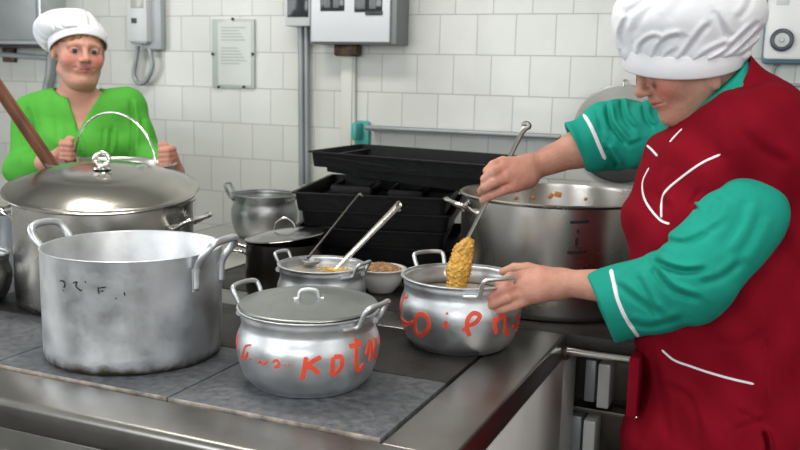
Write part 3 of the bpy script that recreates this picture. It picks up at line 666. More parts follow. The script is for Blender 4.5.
# ================================================================== WALL FITTINGS
def wallpt(px, py, off=0.):
    d = W(ray(px, py)); t = (WALL_Y-off)/d.y; return Vector((0, 0, CZ)) + d*t
def wall_box(px0, py0, px1, py1, dep, bev=.006, back=0.):
    """box on the wall whose front face spans the given pixels"""
    a = wallpt(px0, (py0+py1)/2, dep); b = wallpt(px1, (py0+py1)/2, dep); m_ = (px0+px1)/2
    zt = wallpt(m_, py0, dep).z; zb_ = wallpt(m_, py1, dep).z
    return (a.x, WALL_Y-dep, zb_), (b.x, WALL_Y-back, zt)
def wb(px0, py0, px1, py1, dep, bev=.004, back=0.): return bx(*wall_box(px0, py0, px1, py1, dep, bev, back), bev)
def ctr(px0, py0, px1, py1, dep): a, b = wall_box(px0, py0, px1, py1, dep); return Vector(((a[0]+b[0])/2, WALL_Y, a[2]))
# left grey cabinet
t = thing('meter_cabinet', ctr(-30, -40, 42, 46, .16), 'grey metal cabinet high on the wall above the cook in green', 'cabinet')
obj('cabinet_body', wb(-30, -60, 38, 44, .15), GREYB, t, angle=30); dr = obj('door', wb(-27, -58, 35, 40, .16, back=.15), GREYP, t, angle=30)
obj('door_trim', wb(35, -58, 40, 42, .155), mat('bright_trim', (.55, .58, .6), .3, .8), t)
obj('bottom_edge', wb(-30, 41, 42, 47, .14), DARKP, t)
obj('bracket', wb(2, 47, 14, 62, .02), RUST, t)
p_ = [wallpt(x, y, .03) for x, y in ((58, 20), (52, 50), (50, 75), (47, 92), (47, 130), (47, 200))]
tag(obj('grey_conduit', tb(p_, .022, 6), GREYP), 'thick grey pipe running down the wall behind the cook in green', 'pipe')
tag(obj('wall_pipe', tb([wallpt(x, y, .02) for x, y in ((-20, 52), (10, 55), (38, 57), (56, 58))], .012, 4), GREYB), 'thin pipe running sideways under the grey cabinet', 'pipe')
# control box
t = thing('control_box', ctr(126, -20, 160, 50, .07), 'pale grey switch box with a looped cable below, right of the cook in green', 'control box')
obj('back_plate', wb(140, -25, 160.5, 50, .04, .012), GREYB, t, angle=30)
fb = obj('front_housing', wb(126, -25, 146, 42, .075, .008), mat('light_box', (.62, .65, .66), .35), t, angle=30)
obj('display_window', wb(130, -10, 143, 8, .078, .003, .07), mat('glazed_grey', (.45, .45, .42), .15), fb)
obj('switch', wb(131, 18, 136, 23, .079, .001, .07), DARKP, fb)
obj('base_collar', wb(131, 40, 146, 44, .07), GREYP, t)
obj('cable_loop', tb([wallpt(x, y, .035) for x, y in ((138, 46), (136, 60), (134, 75), (139, 83), (146, 81), (152, 68), (151, 56), (149, 48))], .0105, 8), GREYP, t)
# notice
t = thing('notice_board', ctr(213, 19, 253, 88, .012), 'faded notice sheet behind a glass plate on the tiled wall', 'notice')
obj('glass_plate', wb(212, 19, 254, 88, .012, .002, .004), mat('greenish_glass_notice', (.50, .55, .52), .12, var=.05), t)
obj('notice_sheet', wb(218, 22, 251, 85, .0135, .0, .011), mat('faded_paper', (.60, .63, .60), .4, var=.04), t)
bm = bmesh.new()
for k in range(11):
    a, b_ = wall_box(221, 27+k*3.1 + (5 if k > 4 else 0), 246 - (k*7 % 9), 28+k*3.1+(5 if k > 4 else 0), .0142); box(bm, (Vector(a)+Vector(b_))/2 - Vector((0, .0075-.007+.0065, 0)), (b_[0]-a[0], .001, b_[2]-a[2]))
obj('printed_lines', bm, mat('faded_ink', (.40, .44, .43), .5), t, sm=False)
for a in ((233, 19), (213, 54), (253, 54), (219, 87), (244, 87)):
    obj('clip', lathe([(.006, 0), (.006, .006), (0, .008)], wallpt(*a, .014), 12, M=Matrix.Rotation(PI/2, 4, 'X')), DARKP, t)
# breaker boxes
t = thing('small_breaker_box', ctr(285, -20, 309, 27, .09), 'narrow grey breaker box left of the larger breaker cabinet', 'breaker box')
obj('box_body', wb(285, -25, 310, 26, .09), mat('breaker_grey', (.55, .57, .58), .4), t, angle=30)
obj('smoked_window', wb(287, -10, 308, 17, .094, .003, .088), SMOKED, t)
t = thing('breaker_cabinet', ctr(311, -20, 399, 45, .13), 'white breaker cabinet with two dark windows above the shelf rail', 'breaker box')
obj('cabinet_body', wb(310, -40, 397, 44, .12), mat('cabinet_side', (.22, .23, .24), .45), t, angle=30)
fr = obj('front_cover', wb(311, -40, 390, 42, .135, .004, .12), mat('cover_white', (.66, .68, .72), .35), t, angle=30)
obj('smoked_window', wb(320, -10, 344, 11, .139, .003, .13), SMOKED, fr); obj('smoked_window', wb(354, -10, 382, 12, .139, .003, .13), SMOKED, fr)
obj('window_catch', wb(365, 11, 382, 15, .141, .001, .13), DARKP, fr)
bm = bmesh.new()
for q in ((324, -2, 330, 8), (333, -2, 339, 8), (358, -2, 365, 9), (369, -2, 376, 9)):
    a, b_ = wall_box(*q, .141); box(bm, (Vector(a)+Vector(b_))/2*1 + Vector((0, -.068, 0)), (b_[0]-a[0], .006, b_[2]-a[2]), None, .002)
obj('breaker_switch', bm, mat('switch_grey', (.14, .15, .16), .4), fr)
obj('stained_gland', wb(333, 44, 357, 56, .05, .01), RUST, t)
for i, (x, m, r) in enumerate(((301, GREYP, .013), (306.5, GREYP, .010))):
    tag(obj('conduit_pipe', tb([wallpt(x, 20, .03), wallpt(x+.3, 100, .03), wallpt(x+1, 200, .03), wallpt(x+1, 260, .03)], r, 3), m),
        ['left and thicker of the twin grey conduits below the narrow breaker box', 'right and thinner of the twin grey conduits below the narrow breaker box'][i], 'pipe', 'grey conduits')
tag(obj('cable_duct', wb(340, 50, 351, 230, .025, .004), mat('painted_duct', (.62, .62, .58), .5)), 'flat cream cable duct running down from the breaker cabinet', 'cable duct')
tag(obj('conduit_pipe', tb([wallpt(354, 50, .012), wallpt(354, 140, .012), wallpt(355, 230, .012)], .008, 3), PLASTER), 'thin cream pipe beside the cable duct under the breaker cabinet', 'pipe')
# shelf rail with teal bracket
t = thing('shelf_rail', wallpt(363, 148), 'steel wall rail on a teal bracket above the black trays', 'wall rail')
q0 = wallpt(361, 136, .0)
obj('bracket', (lambda b: (box(b, wallpt(363, 135, .012), (.062, .024, .115), None, .0115), box(b, wallpt(358, 131, .04), (.028, .09, .07), None, .012))[0])(bmesh.new()), TEALP, t, angle=40)
a, b_ = wallpt(366, 127.5, .07), wallpt(560, 137, .07)
obj('rail_bar', tb([a, a.lerp(b_, .5), b_], .010, 3), GREYP, t)
obj('rail_plate', bx((a.x, WALL_Y-.065, a.z-.013), (b_.x, WALL_Y-.003, a.z-.009)), GREYP, t)
obj('bracket_arm', bx((a.x+.9, WALL_Y-.08, a.z-.03), (a.x+.925, WALL_Y, a.z-.005), .003), TEALP, t)
# box right
t = thing('timer_box', ctr(766, -30, 830, 62, .1), 'white wall box with a round dark-ringed dial, behind the cook in red', 'control box')
obj('box_body', wb(765, -40, 835, 64, .10, .012), mat('dial_edge_blue', (.12, .22, .3), .4), t, angle=30)
fr = obj('front_cover', wb(767, -40, 830, 60, .115, .012, .09), mat('dial_cover', (.78, .79, .80), .3), t, angle=30)
cdl = wallpt(782, 40, .116)
MR = Matrix.Rotation(PI/2, 4, 'X')
dl = obj('dial_ring', lathe([(.036, -.002), (.036, .008), (.03, .011), (.024, .010), (.024, .004), (0, .004)], cdl, 40, M=MR), mat('dial_dark', (.05, .06, .08), .3), fr)
obj('dial_face', lathe([(.023, .003), (.022, .009), (.008, .010), (.006, .016), (0, .016)], cdl, 32, M=MR), mat('dial_face', (.5, .52, .52), .25), dl)
obj('cover_emblem', wb(777, -12, 790, 5, .1165, .001, .114), mat('emblem_grey', (.66, .68, .70), .3), fr)
obj('cable_loop', tb([wallpt(x, y, .03) for x, y in ((783, 62), (776, 66), (773, 75), (778, 83), (790, 85), (830, 86))], .006, 6), GREYP, t)
tag(obj('wall_bracket', wb(793, 104, 815, 122, .06, .01), DARKP), 'small black fitting on the wall at the cook\'s shoulder', 'fitting')
tag(obj('wall_pipe', tb([wallpt(x, y, .02) for x, y in ((740, 90), (790, 91), (860, 92))], .007, 4), GREYB), 'thin horizontal pipe under the wall box with the dial', 'pipe')
# ceiling lamps and windows out of view; the right wall one is invented
for n_, (x, y) in enumerate(((-1.7, 1.9), (.3, .9))):
    o = thing('ceiling_lamp', (x, y, 2.92), ['ceiling strip lamp over the ranges', 'ceiling strip lamp in front of the ranges'][n_], 'lamp')
    obj('housing', bx((x-.62, y-.17, 2.925), (x+.62, y+.17, 3.0), .006), WHITE_P, o)
def unseen_window(n_, c, along, name):
    x, y, z = c; bm = bmesh.new(); s = .8; t_ = .05
    for a0, a1, b0, b1 in ((-s, s, -s, -s+t_), (-s, s, s-t_, s), (-s, -s+t_, -s, s), (s-t_, s, -s, s), (-.02, .02, -s, s)):
        m_, sz = ((a0+a1)/2, (b0+b1)/2), (a1-a0, b1-b0)
        if along == 'x': box(bm, (x+m_[0], y, z+m_[1]), (sz[0], .06, sz[1]), None, .004)
        else: box(bm, (x, y+m_[0], z+m_[1]), (.06, sz[0], sz[1]), None, .004)
    o = struct(obj('window_%d' % n_, bm, WHITE_P))
unseen_window(1, (-2.3, -2.46, 1.9), 'x', ''); unseen_window(2, (.5, -2.46, 1.9), 'x', ''); unseen_window(3, (-3.96, .9, 1.9), 'y', ''); unseen_window(4, (2.56, .2, 1.8), 'y', '')  # fourth frame is made up to go with the added right-hand fill

#PEOPLE
# ================================================================== PEOPLE
def frame(fwd, up):
    f = Vector(fwd).normalized(); u = Vector(up); u = (u - f*u.dot(f)).normalized(); l = u.cross(f)
    return np.array([f, l, u], dtype=F32)          # rows: forward, left, up
def local(P, c, R, s=1.): return (P-A3(c))@R.T/s
def headf(P, c, R, s=1., plump=0., ear=(-.010, -.004), lids=False, smile=1., zs=1.):
    q = local(P, c, R, s); q = q.copy(); q[:, 2] /= zs; y = np.abs(q[:, 1]); Q = np.stack([q[:, 0], y, q[:, 2]], 1)   # mirrored for symmetric features
    d = ell(Q, (-.012, 0, .030), (.097, .077, .092))
    d = smin(d, ell(Q, (.022, 0, -.042), (.070, .062+.006*plump, .080)), .03)
    d = smin(d, cap(Q, (.0, .052, -.070), (.062, .016, -.104), .018+.006*plump, .019), .03)
    d = smin(d, ell(Q, (.056, .039, -.030), (.031, .028+.004*plump, .030)), .022)
    d = smin(d, sph(Q, (.077, 0, -.101), .020), .014)
    d = smin(d, ell(Q, (.030, 0, -.108), (.05, .045, .024+.012*plump)), .03)
    d = smin(d, cap(Q, (.086, .008, .026), (.074, .046, .022), .010, .008), .018)
    d = smax(d, -sph(Q, (.104, .031, .005), .017), .012)
    d = smin(d, ell(Q, (.0765, .031, .004), (.0135, .0165, .0135)), .004)              # lids around the eye
    if not lids: d = smax(d, -ell(Q, (.094, .031, .002), (.010, .0115, .0030)), .0025)
    else: d = smax(d, -(cap(Q, (.0905, .022, -.001), (.086, .043, -.0015), .0016)), .002)
    d = smin(d, cap(Q, (.090, 0, .016), (.108, 0, -.022), .0075, .0115), .010)
    d = smin(d, sph(Q, (.111, 0, -.025), .0115), .006)
    d = smin(d, ell(Q, (.100, .0125, -.029), (.012, .0075, .0085)), .006)
    d = smax(d, -ell(Q, (.106, .0065, -.0365), (.006, .0032, .0035)), .002)
    d = smin(d, ell(Q, (.080, 0, -.060), (.018, .030, .020)), .016)
    d = smin(d, cap(Q, (.0985, 0, -.0550), (.085, .027, -.0590+.0055*smile), .0048, .0026), .004)
    d = smin(d, cap(Q, (.0965, 0, -.0665), (.086, .024, -.0635+.0065*smile), .0056, .0028), .004)
    d = smax(d, -cap(Q, (.1045, 0, -.0608), (.0870, .030, -.0610+.006*smile), .0016, .0018), .002)
    d = smax(d, -cap(Q, (.1005, .020, -.040), (.088, .034, -.062), .0022, .0015), .006)   # smile fold
    if ear:
        e = ell(Q, (ear[0], .080, ear[1]), (.017, .009, .031)); e = smax(e, -ell(Q, (ear[0]+.004, .090, ear[1]+.002), (.009, .007, .019)), .004)
        d = smin(d, e, .008)
    return d*s
def gauss(q, c, r): return np.exp(-(((q-np.array(c, F32))/np.array(r, F32))**2).sum(1))
def skincol(base, heads, extra=None, brow=(.16, .08, .05)):
    def f(V):
        C = np.tile(np.array(base, F32), (len(V), 1))
        for (c, R, s, cheek, zs) in heads:
            q = local(V, c, R, s).copy(); q[:, 2] /= zs; Q = np.stack([q[:, 0], np.abs(q[:, 1]), q[:, 2]], 1)
            def mixc(w, col):
                nonlocal C; w = np.clip(w, 0, 1)[:, None]; C = C*(1-w) + np.array(col, F32)*w
            mixc(gauss(Q, (.075, .046, -.028), (.03, .024, .026))*cheek, (.60, .14, .12))
            mixc(gauss(Q, (.115, 0, -.026), (.014, .018, .014))*.5*cheek, (.62, .16, .13))
            mixc(gauss(Q, (.098, .0, -.0545), (.016, .021, .0060))*.8, (.50, .12, .12))
            mixc(gauss(Q, (.096, .0, -.0665), (.016, .018, .0065))*.8, (.52, .13, .13))
            mixc(gauss(Q, (.1, .010, -.0605), (.02, .016, .0022)), (.16, .03, .03))
            mixc(gauss(Q, (.088, .026, .027), (.03, .019, .0042))*.75, brow)
            mixc(gauss(Q, (.088, .032, .0075), (.02, .015, .003))*.6, (.10, .05, .04))
            mixc(gauss(Q, (.088, .034, -.0025), (.014, .014, .0020))*.9, (.10, .045, .035))
            mixc(gauss(Q, (.088, .031, -.011), (.02, .017, .006))*.25, (.40, .18, .15))
        if extra:
            for (c, r, w, col) in extra:
                ww = np.clip(np.exp(-(((V-A3(c))/r)**2).sum(1))*w, 0, 1)[:, None]; C = C*(1-ww)+np.array(col, F32)*ww
        return C
    return f
def folds(P, a, b, amp, freq, ph=0., tw=9.):
    a, b = A3(a), A3(b); ab = b-a; L = float(np.linalg.norm(ab)); u = ab/L; t = (P-a)@u
    v = P@np.array([.3, .5, .81], F32); x = P@np.array([.8, -.5, .2], F32)
    g = np.sin(t*freq+ph+v*tw+1.3*np.sin(x*18)); g = np.sign(g)*np.abs(g)**.7
    return amp*g*np.clip(t/(.15*L), 0, 1)*np.clip((L*1.05-t)/(.15*L), 0, 1)
def creases(P, lst):
    d = 0
    for (a, b, w_, amp) in lst: d = d + amp*np.exp(-(np.maximum(cap(P, a, b, 0.), 0)/w_)**2)
    return d
RCn = np.array(RC, dtype=F32)
def pcrease(P, lst, dmax):
    """cloth folds: grooves with a soft ridge beside them, on the side facing the room"""
    Q = (P - np.array((0, 0, CZ), F32))@RCn; px = 400 + FPX*Q[:, 0]/-Q[:, 2]; py = 225 - FPX*Q[:, 1]/-Q[:, 2]; tot = 0
    X = np.stack([px, py], 1); on = np.clip((dmax - P[:, 1])/.04, 0, 1)
    for (pts, w_, amp) in lst:
        c = [(v.x, v.y) for v in catmull([(a, b, 0) for a, b in pts], 4)] if len(pts) > 2 else pts
        best = np.full(len(P), 1e6, F32); sg = np.zeros(len(P), F32); tt = np.zeros(len(P), F32); n = len(c)-1
        for i in range(n):
            a = np.array(c[i], F32); b = np.array(c[i+1], F32); ab = b-a; t = np.clip(((X-a)@ab)/float(ab@ab), 0, 1); q = X-a-t[:, None]*ab
            d = (q*q).sum(1); m = d < best; best = np.where(m, d, best); sg = np.where(m, np.sign(q[:, 0]*ab[1]-q[:, 1]*ab[0]), sg); tt = np.where(m, (i+t)/n, tt)
        d = np.sqrt(best)/w_; f = np.exp(-d*d) - .75*np.exp(-((d*sg-1.9)/1.1)**2)*(best < 1e5)
        tot = tot + amp*f*np.clip(np.minimum(tt, 1-tt)*5+.25, 0, 1)*(d < 5)
    return tot*on
def hat(name, c, fwd, up, ra, rb, bandh, puff, puffh, label_parent, shift=(0, 0), sag=0., nf=15, seed=1, crown=True):
    """cap: a plain band and a gathered, puffed crown (C frame in, world out)"""
    R = frame(fwd, up); rr = random.Random(seed); bm = bmesh.new(); N = 240
    ph = [rr.uniform(0, 6.28) for _ in range(8)]
    def add(rows):
        prev = None
        for row in rows:
            vs_ = [bm.verts.new(W(A3(c) + np.array(p, F32)@R)) for p in row]
            if prev:
                for k in range(len(vs_)): bm.faces.new((prev[k], prev[(k+1) % N], vs_[(k+1) % N], vs_[k]))
            prev = vs_
        return prev
    # band
    rows = []
    for (o, z) in ((-.004, .002), (-.003, 0), (0, 0), (.0015, .003), (.002, bandh*.5), (.0015, bandh-.002), (0, bandh+.001), (-.006, bandh+.001)):
        rows.append([((ra+o)*math.cos(t), (rb+o)*math.sin(t), z + .003*math.cos(2*t)) for t in (2*PI*k/N for k in range(N))])
    add(rows); o1 = bm; 
    band = obj('cap_band', bm, HATM, label_parent, angle=70)
    if not crown: return band
    bm = bmesh.new(); rows = []; M = 46
    pos = sorted(rr.uniform(-.12, .12) + 2*PI*k/nf for k in range(nf)); wd = [rr.uniform(.6, 1.2) for _ in pos]; sk = [rr.uniform(.0, .9) for _ in pos]; ln = [rr.uniform(.7, 1.6) for _ in pos]
    for j in range(M+1):
        u = j/M; row = []
        if u < .42:
            a = u/.42; rad = 1 + (puff-1)*math.sin(a*PI/2)**.8; z = bandh*.8 + puffh*.42*(1-math.cos(a*PI/2))*1.0
        else:
            a = (u-.42)/.58; rad = puff*math.cos(a*PI/2)**.75 if a < 1 else 0; z = bandh*.8 + puffh*.42 + puffh*.58*math.sin(a*PI/2)
        rad = max(rad, .003)
        for k in range(N):
            t = 2*PI*k/N; f = 0
            for p0, w_, s_, l_ in zip(pos, wd, sk, ln):
                dd = (t - p0 - s_*u + PI) % (2*PI) - PI
                x = dd*nf*w_*1.35
                if abs(x) < PI:
                    g = (math.exp(-(x*2.2)**2) if x > 0 else math.exp(-(x*.9)**2))       # a sharp side and a soft side
                    f -= g*max(0, 1-u/(l_*.8))**.8
            f += .25*math.sin(3*t+ph[0]+u*4) + .2*math.sin(5*t+ph[1]-u*6)*min(1, u*3)
            am = .105*min(1, u*8)*(1 if u < .5 else max(0, 1-(u-.5)*1.5))
            r = rad*(1+am*f)
            x, y = ra*r*math.cos(t), rb*r*math.sin(t)
            sx = min(1, u/.5); zz = z + sag*(-math.cos(t))*sx*0 + .004*f*min(1, u*6)
            x += shift[0]*sx; y += shift[1]*sx
            zz -= sag*max(0, -math.cos(t))*sx*(1-max(0, u-.5)*1.6)
            row.append((x, y, zz))
        rows.append(row)
    last = add(rows); bm.faces.new(last)
    return obj('cap_crown', bm, HATM, label_parent, angle=75)
def eyes(c, R, s, parent, look=0.):
    for sg in (-1, 1):
        o = np.array((.0795, sg*.031, .0035), F32)*s; e = A3(c)+o@R
        eb = obj('eye', lathe([(0, -.0122), (.006, -.0107), (.0107, -.006), (.0122, 0), (.0107, .006), (.006, .0107), (0, .0122)], W(e), 24), EYEW, parent)
        g = np.array((math.cos(look), math.sin(look), 0), F32)@R; gw = W(g).normalized()
        obj('iris', lathe([(.0082, .0094), (.0052, .0114), (0, .0124)], W(e), 20, M=gw.to_track_quat('Z', 'Y').to_matrix().to_4x4()), IRIS, eb)
def person(name, foot, label): return thing(name, W((foot[0], foot[1], 0)), label, 'person')
def sdfpart(name, f, lo, hi, h, m, parent, colf=None):
    return mesh_obj(name, sdf_mesh(name, f, lo, hi, h, colf=colf), m, parent)

# ---------------------------------------------------------------- cook in the red vest
HC_ = K(679, 55, 1.88); HRf = frame((-.84, -.13, -.54), (-.54, -.10, .84)); HS = .97
NB = K(742, 118, 1.88)                                  # neck base
ShL, ElL, WrL = K(748, 205, 1.70), K(688, 292, 1.70), K(566, 283, 1.94)
ShR, ElR, WrR = K(705, 130, 2.02), K(612, 136, 2.20), K(530, 168, 2.17)
pr_ = person('person', (.66, 1.85), 'person in a dark red vest and white cap stirring, one hand on the lettered pot')
def hand_left(P):     # holds the handle of the lettered pot
    d = cap(P, WrL, K(545, 285, 1.945), .0285, .026)
    d = smin(d, chain(P, [K(556, 279, 1.955), K(524, 276, 1.97)], [.024, .0150]), .02)
    d = smin(d, chain(P, [K(556, 285, 1.94), K(521, 286, 1.95)], [.026, .0150]), .02)
    d = smin(d, chain(P, [K(556, 288, 1.935), K(523, 297, 1.94)], [.024, .0135]), .02)
    d = smin(d, cap(P, K(540, 276, 1.96), K(536, 292, 1.94), .021, .020), .02)
    f = [chain(P, [K(525, 276, 1.97), K(510, 277, 1.955), K(500, 284, 1.952), K(497, 290, 1.965)], [.0125, .0115, .0105, .0088], .003),
         chain(P, [K(522, 285, 1.955), K(506, 289, 1.935), K(491, 296, 1.938), K(482, 301, 1.95)], [.0125, .0115, .0105, .0085], .003),
         chain(P, [K(523, 294, 1.945), K(508, 298, 1.928), K(494, 304, 1.932), K(485, 308.5, 1.945)], [.0120, .0108, .0098, .0080], .003),
         chain(P, [K(528, 300, 1.94), K(515, 306, 1.928), K(504, 309.5, 1.932), K(496, 311, 1.94)], [.0110, .0096, .0086, .0072], .003),
         chain(P, [K(548, 275, 1.985), K(528, 268, 2.01), K(514, 268, 2.025), K(503, 271.5, 2.03)], [.018, .0130, .0115, .0092], .004)]
    for k, e in enumerate(f): d = smin(d, e, .006 if k < 4 else .010)
    return d
def hand_right(P):    # fist round the spoon handle
    d = cap(P, WrR, K(515, 176, 2.15), .029, .026)
    d = smin(d, chain(P, [K(526, 166, 2.155), K(503, 164, 2.13)], [.028, .0155]), .02)
    d = smin(d, chain(P, [K(526, 174, 2.15), K(506, 176, 2.115)], [.028, .0165]), .02)
    d = smin(d, chain(P, [K(526, 178, 2.15), K(513, 186, 2.12)], [.026, .0160]), .02)
    f = [chain(P, [K(516, 186, 2.125), K(503, 190, 2.11), K(491, 195, 2.11), K(483, 200, 2.125)], [.0145, .0125, .0112, .0095], .003),
         chain(P, [K(508, 177, 2.115), K(494, 182, 2.095), K(485, 187.5, 2.10), K(481, 191, 2.12)], [.0145, .0128, .0112, .0095], .003),
         chain(P, [K(504, 167, 2.125), K(492, 173, 2.10), K(485, 179, 2.105), K(484, 184, 2.13)], [.0140, .0122, .0108, .0090], .003),
         chain(P, [K(503, 161, 2.14), K(493, 165, 2.12), K(487, 171, 2.12), K(487, 176, 2.14)], [.0125, .0110, .0098, .0082], .003),
         chain(P, [K(520, 180, 2.17), K(506, 186, 2.185), K(495, 189, 2.18), K(487, 192, 2.165)], [.018, .0130, .0115, .0092], .004)]
    for k, e in enumerate(f): d = smin(d, e, .0045 if k < 4 else .010)
    return d
TOR = [(K(735, 185, 1.86), (.11, .15, .13)), (K(733, 250, 1.86), (.12, .12, .17)), (K(742, 340, 1.86), (.14, .13, .19))]
NKa, NKb = K(716, 72, 1.885), K(742, 116, 1.88)
def body_red(P):
    d = headf(P, HC_, HRf, HS, plump=1.2, lids=True, ear=(-.008, -.055), smile=-.3)
    d = smin(d, cap(P, NKa, NKb, .056, .066), .014)
    t = TOR[0]; e = ell(P, *t)
    for t in TOR[1:]: e = smin(e, ell(P, *t), .06)
    e = smin(e, cap(P, K(722, 150, 1.97), K(746, 160, 1.79), .052), .05)
    d = smin(d, e, .05)
    aL = chain(P, [ShL, ElL], [.055, .044], .02); aL = smin(aL, chain(P, [ElL, ElL.lerp(WrL, .35), WrL], [.042, .042, .0285], .02), .015)
    aR = chain(P, [ShR, ElR], [.055, .046], .02); aR = smin(aR, chain(P, [ElR, ElR.lerp(WrR, .4), WrR], [.045, .043, .030], .02), .015)
    d = smin(d, smin(aL, hand_left(P), .012), .03); d = smin(d, smin(aR, hand_right(P), .012), .03)
    return d
RED_H = (.55, .17, .13)
colR = skincol((.53, .275, .20), [(HC_, HRf, HS, .75, 1.)], [(K(646, 86.5, 1.85), .009, 1.2, (.12, .05, .035)), (K(653, 86, 1.84), .009, 1.2, (.12, .05, .035)), (K(659, 84, 1.835), .0055, .7, (.14, .06, .04)), (K(634, 79, 1.87), .010, .8, (.14, .08, .05)), (K(664, 107, 1.84), .006, .6, (.25, .09, .07)), (K(676, 112, 1.83), .009, .4, (.33, .14, .10)), (K(508, 180, 2.12), .05, .5, RED_H), (K(500, 295, 1.95), .04, .45, RED_H), (K(540, 285, 1.95), .06, .3, RED_H), (K(540, 150, 2.18), .07, .2, RED_H)])
b0 = [K(478, 330, 1.8), K(800, 5, 2.3)]
lo = (min(WrL.x, K(478, 300, 1.95).x)-.04, 1.60, .80); hi = (1.02, 2.30, 1.68)
skin = sdfpart('body', body_red, lo, hi, .0030, SKIN, pr_, colR)
# vest
def vest0i(P):
    d = ell(P, K(732, 178, 1.86), (.150, .185, .150))
    d = smin(d, ell(P, K(683, 220, 1.86), (.115, .17, .105)), .07)
    d = smin(d, ell(P, K(684, 168, 1.88), (.085, .14, .085)), .05)
    d = smin(d, ell(P, K(735, 305, 1.85), (.218, .185, .20)), .10)
    d = smin(d, ell(P, K(752, 400, 1.85), (.218, .19, .26)), .08)
    d = smin(d, cap(P, K(712, 140, 2.0), K(755, 135, 1.75), .085, .098), .07)
    d = smin(d, cap(P, K(750, 105, 1.89), K(790, 150, 1.88), .07, .12), .08)
    d = smin(d, ell(P, K(790, 220, 1.86), (.13, .17, .2)), .08)
    d = smin(d, cap(P, K(720, 82, 1.87), K(744, 112, 1.87), .074, .080), .035)
    d = smin(d, cap(P, (.70, 1.85, .66), (.70, 1.85, .60), .20, .22), .12)
    return d
def vest0(P):
    d = vest0i(P)
    z = P[:, 2]; x = P[:, 0]; D = P[:, 1]
    d = d + .0035*np.sin(x*38+z*22+2.0*np.sin(z*9)) + .003*np.sin(z*33-x*47+D*20) + .0022*np.sin(x*70+z*55)
    d = smax(d, .56 - z, .01)
    d = d + pcrease(P, VCR, 1.82)
    # neck opening
    d = smax(d, -smax(half(P, K(722, 90, 1.87), (.70, .0, -.70)), sph(P, K(700, 76, 1.87), .100), .02), .006)
    return d
VCR = [([(650, 350), (660, 390), (668, 440)], 4., .004), ([(664, 385), (690, 400), (700, 440)], 4., .004), ([(735, 410), (752, 419), (766, 420)], 3, .002), ([(735, 430), (752, 424), (766, 424)], 3, .002), ([(764, 432), (767, 441), (769, 455)], 1.8, .018), ([(766, 330), (767, 380), (766, 425)], 1.5, .003),
       ([(710, 340), (740, 345), (768, 332)], 5., .0012), ([(660, 165), (655, 190), (668, 210)], 4., .004), ([(700, 190), (690, 206)], 3., .004), ([(740, 130), (760, 150), (790, 165)], 6., .003), ([(715, 112), (712, 140), (722, 160)], 5., .003)]
def undershirt(P):
    d = vest0i(P) + .006
    d = smax(d, -half(P, K(716, 84, 1.87), (.70, .0, -.70)), .004)
    return smax(d, sph(P, K(701, 77, 1.87), .103), .004)
def vest(P): return vest0(P)
vs_o = sdfpart('red_vest', vest, (.36, 1.58, .54), (1.08, 2.16, 1.56), .0036, VESTM, pr_)
vs_o['label'] = 'dark red sleeveless vest'
# sleeves of the turquoise shirt
CuL = ElL.lerp(WrL, .42); CuR = ElR.lerp(WrR, .36)
CuLe = K(603, 305, 1.86)
SCR = [([(655, 261), (668, 268), (686, 272), (706, 270)], 3.2, .011), ([(652, 266), (660, 279), (674, 292), (700, 300)], 3.5, .009), ([(664, 240), (684, 244), (704, 236), (722, 222)], 4.0, .007),
       ([(690, 203), (698, 209)], 1.6, .007), ([(637, 276), (645, 293), (656, 312)], 3.2, .006), ([(616, 284), (634, 298), (664, 318)], 3.5, .006), ([(700, 284), (722, 278), (742, 262)], 4.0, .006),
       ([(720, 196), (712, 214), (700, 230)], 5., .005), ([(745, 200), (738, 222), (722, 246)], 5., .005), ([(762, 212), (752, 236), (738, 258)], 5., .004), ([(628, 322), (650, 327), (684, 318)], 3.5, .005)]
def sleeveL(P):
    el = K(698, 272, 1.68)
    d = cap(P, K(743, 214, 1.715), el, .084, .082)
    d = smin(d, cap(P, K(690, 284, 1.70), K(586, 312, 1.90), .080, .078), .012)
    d = d + folds(P, K(750, 200, 1.7), el, .0022, 60, 0, 20) + folds(P, el, K(600, 305, 1.86), .002, 55, 1., 22)
    d = d + pcrease(P, SCR, 1.80)
    cutn = (-.88, .30, -.20); d = smax(d, half(P, K(600, 308, 1.87), (-.90, .08, -.42)), .006)
    d = smax(d, -cap(P, K(640, 300, 1.83), K(560, 300, 1.93), .050, .070), .004)
    return d
slL = sdfpart('near_sleeve', sleeveL, (.34, 1.52, .88), (.86, 1.98, 1.36), .0032, TEALC, pr_); slL['label'] = 'turquoise shirt sleeve nearest the camera'
SCR2 = [([(607, 103), (610, 122), (618, 134), (628, 146)], 2.4, .010), ([(621, 99), (624, 117), (634, 130)], 2.4, .009), ([(643, 104), (646, 119), (654, 128)], 2.4, .008), ([(605, 147), (612, 157), (619, 168)], 2.2, .007), ([(596, 109), (603, 133)], 2.4, .005), ([(630, 146), (642, 140)], 2.2, .004)]
def sleeveR(P):
    d = cap(P, ShR, ElR, .082, .078)
    d = smin(d, cap(P, ElR, K(560, 150, 2.18), .076, .056), .04)
    d = d + folds(P, ShR, ElR, .0035, 70, .6, 22) + folds(P, ElR, K(570, 146, 2.18), .0035, 70, 2., 22)
    d = d + pcrease(P, SCR2, 2.20)
    d = smax(d, half(P, K(575, 146, 2.18), (-.885, .05, -.46)), .006)
    d = smax(d, -cap(P, K(610, 140, 2.19), K(555, 152, 2.18), .040, .052), .004)
    return d
slR = sdfpart('far_sleeve', sleeveR, (.34, 1.90, 1.10), (.86, 2.36, 1.52), .0032, TEALC, pr_); slR['label'] = 'turquoise shirt sleeve reaching over the large pot'
